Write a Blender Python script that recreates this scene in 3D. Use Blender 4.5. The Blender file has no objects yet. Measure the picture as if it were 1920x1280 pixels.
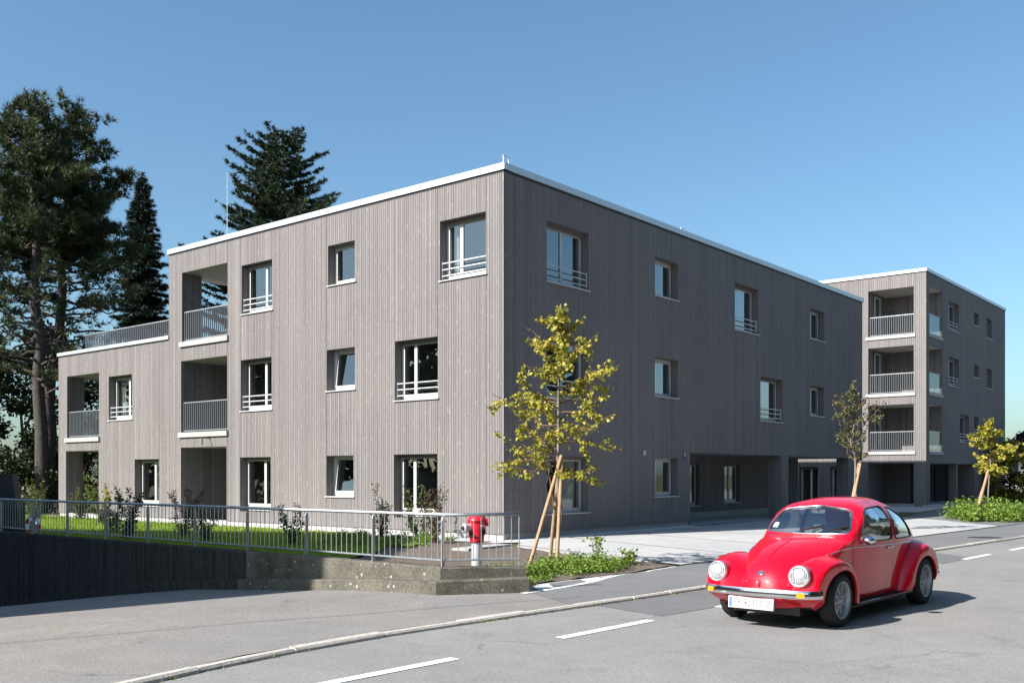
import bpy, bmesh, math, random
import numpy as np
from mathutils import Vector, Matrix
from mathutils.geometry import delaunay_2d_cdt

random.seed(7); rng = np.random.default_rng(11)
S = bpy.context.scene
COL = S.collection
R = math.radians

# ------------------------------------------------------------ camera, sky, sun, exposure
cam_d = bpy.data.cameras.new("camera"); cam = bpy.data.objects.new("camera", cam_d); COL.objects.link(cam)
cam.location = (0, 0, 1.62); cam.rotation_euler = (R(90), 0, 0)
cam_d.sensor_width = 36; cam_d.lens = 1861 / 1920 * 36
cam_d.shift_y = 250 / 1920
cam_d.clip_start = 0.05; cam_d.clip_end = 9000
S.camera = cam

SUN_EL = R(36.7)
SUN_D = Vector((0.848, 0.530, 0))            # horizontal direction in which shadows fall
sun_from = Vector((-SUN_D.x * math.cos(SUN_EL), -SUN_D.y * math.cos(SUN_EL), math.sin(SUN_EL)))
w = bpy.data.worlds.new("World"); S.world = w; w.use_nodes = True
nt = w.node_tree; nt.nodes.clear()
sky = nt.nodes.new("ShaderNodeTexSky"); sky.sky_type = 'NISHITA'; sky.sun_disc = False
sky.sun_elevation = SUN_EL
sky.sun_rotation = math.atan2(sun_from.x, sun_from.y)
sky.altitude = 450; sky.air_density = 1.15; sky.dust_density = 2.2; sky.ozone_density = 6.5
bg = nt.nodes.new("ShaderNodeBackground"); bg.inputs[1].default_value = 0.080
wo = nt.nodes.new("ShaderNodeOutputWorld")
wb = nt.nodes.new("ShaderNodeMix"); wb.data_type = 'RGBA'; wb.blend_type = 'MULTIPLY'; wb.inputs[0].default_value = 1
wb.inputs[7].default_value = (1.06, 1.135, 1.02, 1)      # white balance of the whole sky
nt.links.new(sky.outputs[0], wb.inputs[6]); nt.links.new(wb.outputs[2], bg.inputs[0]); nt.links.new(bg.outputs[0], wo.inputs[0])
sl = bpy.data.lights.new("sun", 'SUN'); sl.energy = 5.0; sl.angle = R(0.5); sl.color = (1.0, 0.965, 0.915)
so = bpy.data.objects.new("sun", sl); COL.objects.link(so)
so.rotation_euler = sun_from.to_track_quat('Z', 'Y').to_euler()
so.location = (-20, -10, 30)
S.view_settings.view_transform = 'Standard'; S.view_settings.look = 'None'
S.view_settings.gamma = 1; S.view_settings.use_curve_mapping = False
S.view_settings.exposure = 1.12
S.cycles.max_bounces = 8; S.cycles.transparent_max_bounces = 16
S.cycles.sample_clamp_indirect = 6
try:
    S.cycles.use_denoising = True
except Exception:
    pass

# ------------------------------------------------------------ materials
MATS = {}
def mat(name, col=(0.5, 0.5, 0.5), rough=0.6, metal=0.0, spec=0.5, coat=0.0):
    m = bpy.data.materials.new(name); m.use_nodes = True
    b = m.node_tree.nodes["Principled BSDF"]
    b.inputs["Base Color"].default_value = (*col, 1); b.inputs["Roughness"].default_value = rough
    b.inputs["Metallic"].default_value = metal; b.inputs["Specular IOR Level"].default_value = spec
    if coat: b.inputs["Coat Weight"].default_value = coat; b.inputs["Coat Roughness"].default_value = 0.03
    MATS[name] = m
    return m
def nodes(m): return m.node_tree.nodes, m.node_tree.links, m.node_tree.nodes["Principled BSDF"]
def coord(m, scale=(1, 1, 1), kind="Object"):
    N, L, b = nodes(m)
    tc = N.new("ShaderNodeTexCoord"); mp = N.new("ShaderNodeMapping"); mp.inputs["Scale"].default_value = scale
    L.new(tc.outputs[kind], mp.inputs[0]); return mp.outputs[0]
def noise(m, vec, scale, detail=4, rough=0.6):
    N, L, b = nodes(m); n = N.new("ShaderNodeTexNoise")
    n.inputs["Scale"].default_value = scale; n.inputs["Detail"].default_value = detail; n.inputs["Roughness"].default_value = rough
    L.new(vec, n.inputs["Vector"]); return n.outputs["Fac"]
def ramp(m, fac, stops):
    N, L, b = nodes(m); r = N.new("ShaderNodeValToRGB"); e = r.color_ramp.elements
    while len(e) < len(stops): e.new(0.5)
    for k, (p, c) in enumerate(stops):
        e[k].position = p; e[k].color = (*(c if len(c) == 3 else c[:3]), 1)
    L.new(fac, r.inputs[0]); return r.outputs[0]
def mix(m, fac, a, bb, mode='MIX'):
    N, L, b = nodes(m); x = N.new("ShaderNodeMix"); x.data_type = 'RGBA'; x.blend_type = mode
    for v, k in ((fac, 0), (a, 6), (bb, 7)):
        if hasattr(v, "default_value") or hasattr(v, "is_output"): L.new(v, x.inputs[k])
        elif k == 0: x.inputs[0].default_value = v
        else: x.inputs[k].default_value = (*v, 1)
    return x.outputs[2]
def bump(m, h, strength=0.3, dist=0.01):
    N, L, b = nodes(m); bp = N.new("ShaderNodeBump"); bp.inputs["Strength"].default_value = strength; bp.inputs["Distance"].default_value = dist
    L.new(h, bp.inputs["Height"]); L.new(bp.outputs[0], b.inputs["Normal"])
def setc(m, c): N, L, b = nodes(m); L.new(c, b.inputs["Base Color"])
def attr(m, name="tint"):
    N, L, b = nodes(m); a = N.new("ShaderNodeAttribute"); a.attribute_name = name; return a.outputs["Fac"]

def mk_wood(name, lo, mid, hi):
    m = mat(name, mid, 0.85, spec=0.12)
    v = coord(m, (30, 30, 1.3)); g = noise(m, v, 3.0, 6, 0.7)
    v2 = coord(m, (9, 9, 2.2)); k = noise(m, v2, 2.2, 3, 0.5)
    t = attr(m)
    base = ramp(m, t, [(0, lo), (0.5, mid), (1, hi)])
    grain = ramp(m, g, [(0.28, (0.80, 0.80, 0.80)), (0.52, (1, 1, 1)), (0.75, (1.13, 1.12, 1.11))])
    c = mix(m, 1.0, base, grain, 'MULTIPLY')
    spots = ramp(m, k, [(0.63, (0, 0, 0)), (0.68, (0.75, 0.75, 0.75))])
    c = mix(m, spots, c, (0.30, 0.275, 0.265))
    v3 = coord(m, (1, 1, 0.5)); big = noise(m, v3, 0.7, 3)
    c = mix(m, 1.0, c, ramp(m, big, [(0.3, (0.93, 0.93, 0.94)), (0.7, (1.06, 1.05, 1.03))]), 'MULTIPLY')
    setc(m, c); bump(m, g, 0.25, 0.003)
    return m
mk_wood("cladding", (0.135, 0.122, 0.119), (0.197, 0.179, 0.176), (0.245, 0.224, 0.220))
mat("reveal", (0.15, 0.133, 0.124), 0.75, spec=0.3)
mat("backing", (0.035, 0.033, 0.032), 0.9, spec=0.1)
mat("ceiling", (0.34, 0.325, 0.30), 0.85)
mat("white_metal", (0.50, 0.505, 0.51), 0.4, spec=0.5)
m = mat("flashing", (0.54, 0.56, 0.575), 0.42, metal=0.45)
m = mat("galvanised", (0.42, 0.44, 0.46), 0.45, metal=0.75)
v = coord(m); setc(m, ramp(m, noise(m, v, 9, 4), [(0.3, (0.33, 0.35, 0.37)), (0.7, (0.50, 0.52, 0.53))]))
m = mat("rail_grey", (0.24, 0.255, 0.27), 0.5, metal=0.3)
mat("frame_white", (0.50, 0.495, 0.48), 0.45)
mat("gasket", (0.015, 0.015, 0.016), 0.6)
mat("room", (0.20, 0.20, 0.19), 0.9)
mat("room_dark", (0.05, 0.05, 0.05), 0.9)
mat("curtain", (0.62, 0.57, 0.54), 0.9)
def mk_glass(name, tint, refl, fac=2.0):
    m = bpy.data.materials.new(name); m.use_nodes = True; N = m.node_tree.nodes; L = m.node_tree.links; N.clear()
    o = N.new("ShaderNodeOutputMaterial"); mx = N.new("ShaderNodeMixShader")
    tr = N.new("ShaderNodeBsdfTransparent"); tr.inputs[0].default_value = (*tint, 1)
    gl = N.new("ShaderNodeBsdfGlossy"); gl.inputs["Roughness"].default_value = 0.0; gl.inputs[0].default_value = (0.95, 0.97, 1, 1)
    lw = N.new("ShaderNodeFresnel"); ge = N.new("ShaderNodeNewGeometry"); mr = N.new("ShaderNodeMapRange"); mr.inputs[3].default_value = 1.55; mr.inputs[4].default_value = 1 / 1.55
    L.new(ge.outputs["Backfacing"], mr.inputs[0]); L.new(mr.outputs[0], lw.inputs[0])
    mul = N.new("ShaderNodeMath"); mul.operation = 'MULTIPLY_ADD'; mul.inputs[1].default_value = fac; mul.inputs[2].default_value = refl; mul.use_clamp = True
    L.new(lw.outputs[0], mul.inputs[0]); L.new(mul.outputs[0], mx.inputs[0])
    L.new(tr.outputs[0], mx.inputs[1]); L.new(gl.outputs[0], mx.inputs[2]); L.new(mx.outputs[0], o.inputs[0])
    MATS[name] = m
mk_glass("glass", (0.70, 0.77, 0.75), 0.08)
mk_glass("balustrade_glass", (0.66, 0.74, 0.75), 0.0, 0.7)
mk_glass("car_glass", (0.84, 0.88, 0.88), 0.14)
mk_glass("lamp_glass", (0.97, 0.97, 0.97), 0.06)

def mk_ground(name, stops, sc, fine, bstr=0.4, bdist=0.01, rough=0.9, big=0.35, warm=None):
    m = mat(name, stops[1][1], rough, spec=0.25)
    v = coord(m); f = noise(m, v, fine, 5, 0.75); b_ = noise(m, v, big, 5, 0.6)
    md = noise(m, v, sc, 4, 0.6)
    c = ramp(m, f, stops)
    c = mix(m, 1.0, c, ramp(m, b_, [(0.3, (0.88, 0.88, 0.89)), (0.7, (1.10, 1.09, 1.07))]), 'MULTIPLY')
    c = mix(m, 1.0, c, ramp(m, md, [(0.3, (0.93, 0.93, 0.93)), (0.7, (1.06, 1.06, 1.06))]), 'MULTIPLY')
    if warm:
        b2 = noise(m, v, 0.22, 3); c = mix(m, ramp(m, b2, [(0.42, (0, 0, 0)), (0.62, (1, 1, 1))]), c, mix(m, 1.0, c, warm, 'MULTIPLY'))
    setc(m, c); bump(m, f, bstr, bdist)
    return m
mk_ground("asphalt_road", [(0.25, (0.115, 0.115, 0.116)), (0.5, (0.205, 0.203, 0.20)), (0.72, (0.315, 0.31, 0.305))], 3.0, 65, 0.5, 0.006, warm=(1.03, 0.99, 0.96))
mk_ground("asphalt_old", [(0.25, (0.105, 0.10, 0.097)), (0.5, (0.20, 0.19, 0.182)), (0.72, (0.33, 0.315, 0.30))], 2.0, 55, 0.6, 0.008, warm=(1.03, 0.98, 0.93))
mk_ground("asphalt_new", [(0.25, (0.105, 0.105, 0.109)), (0.5, (0.15, 0.15, 0.154)), (0.75, (0.205, 0.205, 0.208))], 3.0, 70, 0.4, 0.005)
mk_ground("asphalt_patch", [(0.25, (0.09, 0.09, 0.094)), (0.5, (0.135, 0.135, 0.138)), (0.75, (0.19, 0.19, 0.19))], 3.0, 70, 0.4, 0.005)
def age_asphalt(name, crack=.5, stain=.45):
    m = MATS[name]; N, L, b = nodes(m); link = [l for l in L if l.to_socket == b.inputs["Base Color"]][0]; c = link.from_socket
    v = coord(m); wob = N.new("ShaderNodeTexNoise"); wob.inputs["Scale"].default_value = 1.6; wob.inputs["Detail"].default_value = 6; L.new(v, wob.inputs["Vector"])
    ad = N.new("ShaderNodeMix"); ad.data_type = 'RGBA'; ad.blend_type = 'ADD'; ad.inputs[0].default_value = .55; L.new(v, ad.inputs[6]); L.new(wob.outputs["Color"], ad.inputs[7])
    vo = N.new("ShaderNodeTexVoronoi"); vo.feature = 'DISTANCE_TO_EDGE'; vo.inputs["Scale"].default_value = .30; L.new(ad.outputs[2], vo.inputs["Vector"])
    ck = ramp(m, vo.outputs["Distance"], [(0.0015, (crack, crack, crack)), (0.005, (0, 0, 0))])
    msk = ramp(m, noise(m, v, .5, 3), [(.50, (0, 0, 0)), (.58, (1, 1, 1))])
    c = mix(m, mix(m, 1.0, ck, msk, 'MULTIPLY'), c, (.045, .043, .04))
    st = ramp(m, noise(m, coord(m, (1.0, .45, 1)), 1.5, 6, .65), [(.60, (0, 0, 0)), (.74, (stain, stain, stain))])
    c = mix(m, st, c, (.085, .083, .08))
    gr = ramp(m, noise(m, v, 24, 3, .8), [(.33, (.84, .84, .84)), (.5, (1, 1, 1)), (.68, (1.17, 1.165, 1.15))])
    c = mix(m, 1.0, c, gr, 'MULTIPLY'); setc(m, c)
age_asphalt("asphalt_road"); age_asphalt("asphalt_old", .55, .5); age_asphalt("asphalt_new", .0, .15)
mk_ground("concrete_slab", [(0.25, (0.325, 0.322, 0.318)), (0.5, (0.375, 0.372, 0.368)), (0.75, (0.42, 0.417, 0.412))], 2.0, 40, 0.15, 0.003)
mk_ground("joint", [(0.25, (0.12, 0.12, 0.12)), (0.5, (0.16, 0.16, 0.16)), (0.75, (0.21, 0.21, 0.21))], 2.0, 40)
mk_ground("plinth", [(0.25, (0.29, 0.285, 0.275)), (0.5, (0.35, 0.34, 0.33)), (0.75, (0.41, 0.40, 0.39))], 2.0, 30, 0.2, 0.004)
mk_ground("kerb_granite", [(0.25, (0.26, 0.235, 0.20)), (0.5, (0.44, 0.41, 0.365)), (0.75, (0.58, 0.55, 0.50))], 6.0, 30, 0.6, 0.01)
mk_ground("soil", [(0.25, (0.06, 0.045, 0.035)), (0.5, (0.135, 0.105, 0.085)), (0.75, (0.24, 0.20, 0.165))], 3.0, 14, 0.9, 0.03)
mk_ground("turf", [(0.25, (0.05, 0.085, 0.012)), (0.5, (0.10, 0.16, 0.018)), (0.75, (0.16, 0.23, 0.035))], 4.0, 30, 0.8, 0.02)
mk_ground("rough_ground", [(0.25, (0.035, 0.045, 0.018)), (0.5, (0.07, 0.08, 0.03)), (0.75, (0.12, 0.12, 0.06))], 1.0, 4, 0.8, 0.03)
mk_ground("pebble", [(0.3, (0.42, 0.41, 0.39)), (0.5, (0.56, 0.55, 0.53)), (0.7, (0.68, 0.67, 0.65))], 9.0, 30, 0.3, 0.01)
m = mat("road_paint", (0.78, 0.78, 0.77), 0.7)
v = coord(m); n_ = noise(m, v, 22, 6, 0.7); setc(m, ramp(m, n_, [(0.30, (0.42, 0.41, 0.40)), (0.40, (0.72, 0.72, 0.71)), (0.7, (0.80, 0.80, 0.79))]))
# old aggregate concrete with lichen and dirt
m = mat("old_concrete", (0.16, 0.15, 0.13), 0.95, spec=0.2)
v = coord(m); f = noise(m, v, 40, 5, 0.75); b_ = noise(m, v, 2.2, 5, 0.65)
c = ramp(m, f, [(0.25, (0.035, 0.033, 0.027)), (0.5, (0.115, 0.106, 0.088)), (0.75, (0.21, 0.197, 0.17))])
c = mix(m, 1.0, c, ramp(m, b_, [(0.3, (0.55, 0.52, 0.45)), (0.5, (0.95, 0.95, 0.92)), (0.72, (1.35, 1.3, 1.2))]), 'MULTIPLY')
N, L, bb = nodes(m)
vo = N.new("ShaderNodeTexVoronoi"); vo.inputs["Scale"].default_value = 11; L.new(v, vo.inputs["Vector"])
li = ramp(m, vo.outputs["Distance"], [(0.16, (1, 1, 1)), (0.30, (0, 0, 0))])
ln = ramp(m, noise(m, v, 3.5, 3), [(0.50, (0, 0, 0)), (0.62, (1, 1, 1))])
c = mix(m, mix(m, 1.0, li, ln, 'MULTIPLY'), c, (0.42, 0.41, 0.36))
setc(m, c); bump(m, f, 0.8, 0.015)
m = mat("shade_darkened_board_concrete", (0.05, 0.05, 0.047), 0.95, spec=0.1)  # board-marked concrete, its colour darkened to deepen the shade on the ramp wall
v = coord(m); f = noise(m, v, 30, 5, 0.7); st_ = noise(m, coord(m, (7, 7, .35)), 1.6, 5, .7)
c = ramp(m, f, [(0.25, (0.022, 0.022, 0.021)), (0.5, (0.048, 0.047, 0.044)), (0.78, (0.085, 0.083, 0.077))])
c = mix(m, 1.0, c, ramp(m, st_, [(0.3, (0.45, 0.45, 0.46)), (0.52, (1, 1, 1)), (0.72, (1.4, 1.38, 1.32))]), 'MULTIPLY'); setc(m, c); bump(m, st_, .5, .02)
# foliage
def mk_leaf(name, a, b_, c_, trans=0.35, rough=0.5):
    m = mat(name, b_, rough, spec=0.35); N, L, p = nodes(m)
    col = ramp(m, attr(m), [(0, a), (0.5, b_), (1, c_)]); L.new(col, p.inputs["Base Color"])
    o = N["Material Output"]; tl = N.new("ShaderNodeBsdfTranslucent"); mx = N.new("ShaderNodeMixShader"); mx.inputs[0].default_value = trans
    L.new(col, tl.inputs[0]); L.new(p.outputs[0], mx.inputs[1]); L.new(tl.outputs[0], mx.inputs[2]); L.new(mx.outputs[0], o.inputs[0])
mk_leaf("leaf_lime", (0.18, 0.20, 0.02), (0.38, 0.35, 0.045), (0.55, 0.45, 0.09), 0.40)
mk_leaf("leaf_grey", (0.07, 0.085, 0.03), (0.12, 0.125, 0.045), (0.18, 0.15, 0.06), 0.3)
mk_leaf("leaf_dark", (0.010, 0.020, 0.006), (0.025, 0.040, 0.010), (0.07, 0.085, 0.022), 0.25)
mk_leaf("leaf_bush", (0.05, 0.08, 0.018), (0.11, 0.15, 0.035), (0.21, 0.22, 0.06), 0.35)
mk_leaf("leaf_copper", (0.04, 0.042, 0.020), (0.095, 0.085, 0.04), (0.20, 0.12, 0.06), 0.3)
mk_leaf("leaf_weed", (0.09, 0.16, 0.02), (0.17, 0.26, 0.035), (0.28, 0.36, 0.07), 0.4)
mk_leaf("leaf_purple", (0.02, 0.010, 0.012), (0.035, 0.016, 0.02), (0.07, 0.03, 0.035), 0.2)
mk_leaf("leaf_gold", (0.12, 0.13, 0.02), (0.24, 0.22, 0.03), (0.36, 0.30, 0.04), 0.35)
mk_leaf("grass", (0.14, 0.23, 0.008), (0.25, 0.36, 0.012), (0.36, 0.45, 0.03), 0.4)
mk_leaf("needle_pine", (0.012, 0.026, 0.011), (0.042, 0.060, 0.020), (0.125, 0.125, 0.036), 0.2)
mk_leaf("needle_spruce", (0.005, 0.012, 0.005), (0.010, 0.020, 0.008), (0.022, 0.034, 0.013), 0.1)
mk_leaf("needle_fir", (0.010, 0.024, 0.011), (0.027, 0.046, 0.020), (0.075, 0.088, 0.034), 0.15)
def mk_bark(name, a, b_, sc=14):
    m = mat(name, a, 0.9, spec=0.2); v = coord(m, (1, 1, 0.35)); f = noise(m, v, sc, 6, 0.7)
    setc(m, ramp(m, f, [(0.3, a), (0.7, b_)])); bump(m, f, 0.9, 0.02)
mk_bark("bark_pine", (0.03, 0.026, 0.024), (0.105, 0.088, 0.08))
mk_bark("bark_grey", (0.13, 0.115, 0.10), (0.26, 0.235, 0.21), 30)
mk_bark("bark_twig", (0.10, 0.055, 0.035), (0.18, 0.11, 0.075), 30)
mk_bark("stake_wood", (0.27, 0.165, 0.095), (0.46, 0.31, 0.19), 22)
mat("tie", (0.16, 0.10, 0.05), 0.9)
# car and small things
mat("car_paint", (0.60, 0.001, 0.016), 0.40, spec=0.15, coat=0.9)
mat("chrome", (0.78, 0.79, 0.80), 0.10, metal=1.0)
mat("rubber", (0.018, 0.018, 0.019), 0.75, spec=0.3)
mat("black_trim", (0.012, 0.012, 0.013), 0.45)
mat("alloy", (0.34, 0.35, 0.36), 0.4, metal=0.5)
mat("alloy_dark", (0.02, 0.02, 0.021), 0.6)
mat("lamp_white", (0.85, 0.86, 0.86), 0.45)
mat("lamp_lens", (0.72, 0.74, 0.75), 0.12, spec=0.6, coat=1.0)
mat("ring_chrome", (0.80, 0.81, 0.82), 0.25, metal=0.85)
mat("amber", (0.85, 0.26, 0.01), 0.25, spec=0.6)
mat("red_lens", (0.5, 0.01, 0.01), 0.25)
mat("plate_white", (0.78, 0.78, 0.78), 0.4)
mat("plate_blue", (0.10, 0.16, 0.55), 0.4)
mat("plate_red", (0.60, 0.03, 0.03), 0.4)
mat("plate_ink", (0.03, 0.03, 0.03), 0.5)
mat("seat", (0.09, 0.085, 0.08), 0.8)
mat("hydrant_red", (0.58, 0.008, 0.022), 0.35, coat=0.4)
mat("steel", (0.62, 0.63, 0.64), 0.35, metal=0.5)
mat("sign_blue", (0.02, 0.045, 0.14), 0.4)
mat("sign_white", (0.8, 0.8, 0.8), 0.4)
mat("skin", (0.46, 0.27, 0.20), 0.55)
mat("shirt", (0.42, 0.36, 0.28), 0.85)
mat("hair", (0.05, 0.035, 0.025), 0.7)
mat("trousers", (0.03, 0.035, 0.05), 0.85)
mat("render_wall", (0.55, 0.52, 0.48), 0.9)
mat("roof_tile", (0.18, 0.08, 0.055), 0.85)
mat("dark_panel", (0.035, 0.037, 0.04), 0.7)
mat("mirror", (0.75, 0.78, 0.8), 0.05, metal=1.0)

# ------------------------------------------------------------ mesh helpers
class MB:
    def __init__(s): s.v = []; s.f = []; s.m = []; s.t = []; s.mats = []
    def mi(s, m):
        if m not in s.mats: s.mats.append(m)
        return s.mats.index(m)
    def add(s, vs, fs, m, tint=0.5):
        o = len(s.v); s.v.extend(tuple(p) for p in vs); k = s.mi(m)
        for f in fs: s.f.append(tuple(i + o for i in f)); s.m.append(k); s.t.append(tint)
    def quad(s, a, b, c, d, m, tint=0.5): s.add([a, b, c, d], [(0, 1, 2, 3)], m, tint)
    def hexa(s, p, m, tint=0.5, skip=()):
        F = [(0, 3, 2, 1), (4, 5, 6, 7), (0, 1, 5, 4), (1, 2, 6, 5), (2, 3, 7, 6), (3, 0, 4, 7)]
        s.add(p, [f for i, f in enumerate(F) if i not in skip], m, tint)
    def box(s, x0, x1, y0, y1, z0, z1, m, tint=0.5):
        s.hexa([(x0, y0, z0), (x1, y0, z0), (x1, y1, z0), (x0, y1, z0), (x0, y0, z1), (x1, y0, z1), (x1, y1, z1), (x0, y1, z1)], m, tint)
    def tube(s, pts, r, m, n=8, tint=0.5, cap=True, closed=False):
        pts = [Vector(p) for p in pts]; k = len(pts)
        rs = r if isinstance(r, (list, tuple, np.ndarray)) else [r] * k
        vs = []; up = None
        for i, p in enumerate(pts):
            if closed: d = pts[(i + 1) % k] - pts[i - 1]
            else: d = pts[min(i + 1, k - 1)] - pts[max(i - 1, 0)]
            d = d.normalized() if d.length > 1e-9 else Vector((0, 0, 1))
            if up is None:
                up = Vector((0, 0, 1)) if abs(d.z) < 0.9 else Vector((1, 0, 0))
            a = (up - d * up.dot(d))
            if a.length < 1e-6: a = d.orthogonal()
            a.normalize(); b = d.cross(a); up = a
            for j in range(n):
                th = 2 * math.pi * j / n
                vs.append(p + (a * math.cos(th) + b * math.sin(th)) * rs[i])
        fs = []
        for i in range(k if closed else k - 1):
            i2 = (i + 1) % k
            for j in range(n):
                fs.append((i * n + j, i * n + (j + 1) % n, i2 * n + (j + 1) % n, i2 * n + j))
        if cap and not closed:
            fs.append(tuple(range(n - 1, -1, -1))); fs.append(tuple(range((k - 1) * n, k * n)))
        s.add(vs, fs, m, tint)
    def lathe(s, prof, m, n=24, axis='Z', o=(0, 0, 0), tint=0.5, cap=True):
        vs = []; o = Vector(o)
        for r, h in prof:
            for j in range(n):
                th = 2 * math.pi * j / n; c, q = r * math.cos(th), r * math.sin(th)
                p = {'Z': (c, q, h), 'Y': (c, h, q), 'X': (h, c, q)}[axis]
                vs.append(o + Vector(p))
        fs = [(i * n + j, i * n + (j + 1) % n, (i + 1) * n + (j + 1) % n, (i + 1) * n + j) for i in range(len(prof) - 1) for j in range(n)]
        if cap and prof[0][0] > 1e-5: fs.append(tuple(range(n - 1, -1, -1)))
        if cap and prof[-1][0] > 1e-5: fs.append(tuple(range((len(prof) - 1) * n, len(prof) * n)))
        s.add(vs, fs, m, tint)
    def prism(s, poly, z0, z1, m, tint=0.5):
        n = len(poly)
        vs = [(x, y, z0) for x, y in poly] + [(x, y, z1) for x, y in poly]
        fs = [tuple(range(n - 1, -1, -1)), tuple(range(n, 2 * n))] + [(i, (i + 1) % n, n + (i + 1) % n, n + i) for i in range(n)]
        s.add(vs, fs, m, tint)
    def build(s, name, parent=None, smooth=False, loc=None, bevel=0, weld=False):
        me = bpy.data.meshes.new(name); me.from_pydata(s.v, [], s.f)
        for m in s.mats: me.materials.append(MATS[m])
        if len(s.mats) > 1: me.polygons.foreach_set("material_index", s.m)
        at = me.attributes.new("tint", 'FLOAT', 'FACE'); at.data.foreach_set("value", s.t)
        me.validate(); 
        if weld or bevel:
            bm = bmesh.new(); bm.from_mesh(me)
            bmesh.ops.remove_doubles(bm, verts=bm.verts, dist=1e-5)
            bmesh.ops.recalc_face_normals(bm, faces=bm.faces)
            if bevel: bmesh.ops.bevel(bm, geom=bm.edges[:], offset=bevel, segments=2, affect='EDGES', profile=0.7)
            bm.to_mesh(me); bm.free()
        if smooth: me.shade_smooth()
        o = bpy.data.objects.new(name, me); COL.objects.link(o)
        if parent is not None: o.parent = parent
        if loc is not None: o.location = loc
        return o
def fast(name, V, F, m, parent=None, tint=None, smooth=False):
    """V (n,3), F (k,3|4) arrays"""
    me = bpy.data.meshes.new(name); V = np.asarray(V, dtype=np.float32); F = np.asarray(F, dtype=np.int32)
    k, c = F.shape
    me.vertices.add(len(V)); me.vertices.foreach_set("co", V.ravel())
    me.loops.add(k * c); me.loops.foreach_set("vertex_index", F.ravel())
    me.polygons.add(k); me.polygons.foreach_set("loop_start", np.arange(0, k * c, c, dtype=np.int32))
    me.polygons.foreach_set("loop_total", np.full(k, c, dtype=np.int32))
    me.update(calc_edges=True); me.validate()
    me.materials.append(MATS[m])
    if tint is not None:
        at = me.attributes.new("tint", 'FLOAT', 'FACE'); at.data.foreach_set("value", np.asarray(tint, dtype=np.float32))
    if smooth: me.shade_smooth()
    o = bpy.data.objects.new(name, me); COL.objects.link(o)
    if parent is not None: o.parent = parent
    return o
def empty(name, loc=(0, 0, 0), rz=0):
    o = bpy.data.objects.new(name, None); COL.objects.link(o); o.location = loc; o.rotation_euler = (0, 0, rz); o.empty_display_size = 0.3
    return o
def tag(o, label, cat, group=None, kind=None):
    o["label"] = label; o["category"] = cat
    if group: o["group"] = group
    if kind: o["kind"] = kind
    return o
def copy_tree(o, parent=None):
    c = o.copy(); COL.objects.link(c); c.parent = parent
    for ch in o.children: copy_tree(ch, c)
    return c
def structure(o): o["kind"] = 'structure'; return o
def stuff(o): o["kind"] = 'stuff'; return o

# ------------------------------------------------------------ site frame
TH = math.atan2(0.7724, 0.6352)
CX, CY = -0.193, 23.9
U = Vector((math.cos(TH), math.sin(TH))); Vv = Vector((-math.sin(TH), math.cos(TH)))
def W(s, t): return (CX + U.x * s + Vv.x * t, CY + U.y * s + Vv.y * t)

# ------------------------------------------------------------ ground sheets
def inside(poly, p):
    x, y = p; r = False; n = len(poly)
    for i in range(n):
        x1, y1 = poly[i]; x2, y2 = poly[i - 1]
        if (y1 > y) != (y2 > y) and x < (x2 - x1) * (y - y1) / (y2 - y1) + x1: r = not r
    return r
def sheet(name, poly, z, m, step=None, parent=None):
    zf = z if callable(z) else (lambda x, y: z)
    pts = [Vector(p) for p in poly]; n = len(pts)
    edges = [(i, (i + 1) % n) for i in range(n)]
    if step:
        ext = []; ed = []
        for i in range(n):
            a, b = pts[i], pts[(i + 1) % n]; k = max(1, min(60, int((b - a).length / step)))
            for q in range(k): ext.append(a.lerp(b, q / k))
        pts = ext; n = len(pts); edges = [(i, (i + 1) % n) for i in range(n)]
        xs = [p.x for p in pts]; ys = [p.y for p in pts]
        pl = [tuple(p) for p in pts]
        for x in np.arange(min(xs), max(xs), step):
            for y in np.arange(min(ys), max(ys), step):
                q = (x + random.uniform(-.2, .2) * step, y + random.uniform(-.2, .2) * step)
                if inside(pl, q): pts.append(Vector(q))
    r = delaunay_2d_cdt(pts, edges, [list(range(n))], 1, 1e-5)
    vs = [(p.x, p.y, zf(p.x, p.y)) for p in r[0]]
    me = bpy.data.meshes.new(name); me.from_pydata(vs, [], [tuple(f) for f in r[2]])
    me.materials.append(MATS[m]); me.update()
    for p in me.polygons:
        if p.normal.z < 0: p.flip()
    if step: me.shade_smooth()
    o = bpy.data.objects.new(name, me); COL.objects.link(o)
    if parent is not None: o.parent = parent
    return o
P0 = Vector((-1.0, 13.08)); PE = Vector((0.235, 13.37))
RT = [(-60, .036), (0, .036), (1.2, .01), (2.88, -.11), (5.67, -.30), (8.5, -.63), (13.2, -1.33), (18, -1.9), (80, -1.9)]
def rampz(x, y):
    t = Vv.x * (x - P0.x) + Vv.y * (y - P0.y)
    return float(np.interp(t, [a for a, _ in RT], [b for _, b in RT]))
KERB = [(-8.8, -2.6), (-2.78, 7.73), (-2.26, 8.66), (-1.25, 9.93), (-0.14, 11.12), (1.42, 12.67), (2.81, 14.15), (5.76, 17.45), (8.71, 20.79), (13.18, 25.55), (74.8, 91.2)]
def offset(pl, d):
    out = []
    for i, p in enumerate(pl):
        a = Vector(pl[max(i - 1, 0)]); b = Vector(pl[min(i + 1, len(pl) - 1)]); t = (b - a).normalized()
        out.append((p[0] - t.y * d, p[1] + t.x * d))
    return out
KIN = offset(KERB, 0.14)
INNER = [(0.19, 14.16), (2.08, 16.13), (2.85, 17.2), (3.8, 18.25), (9.78, 24.7), (15.11, 30.56), (61, 83)]
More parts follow.
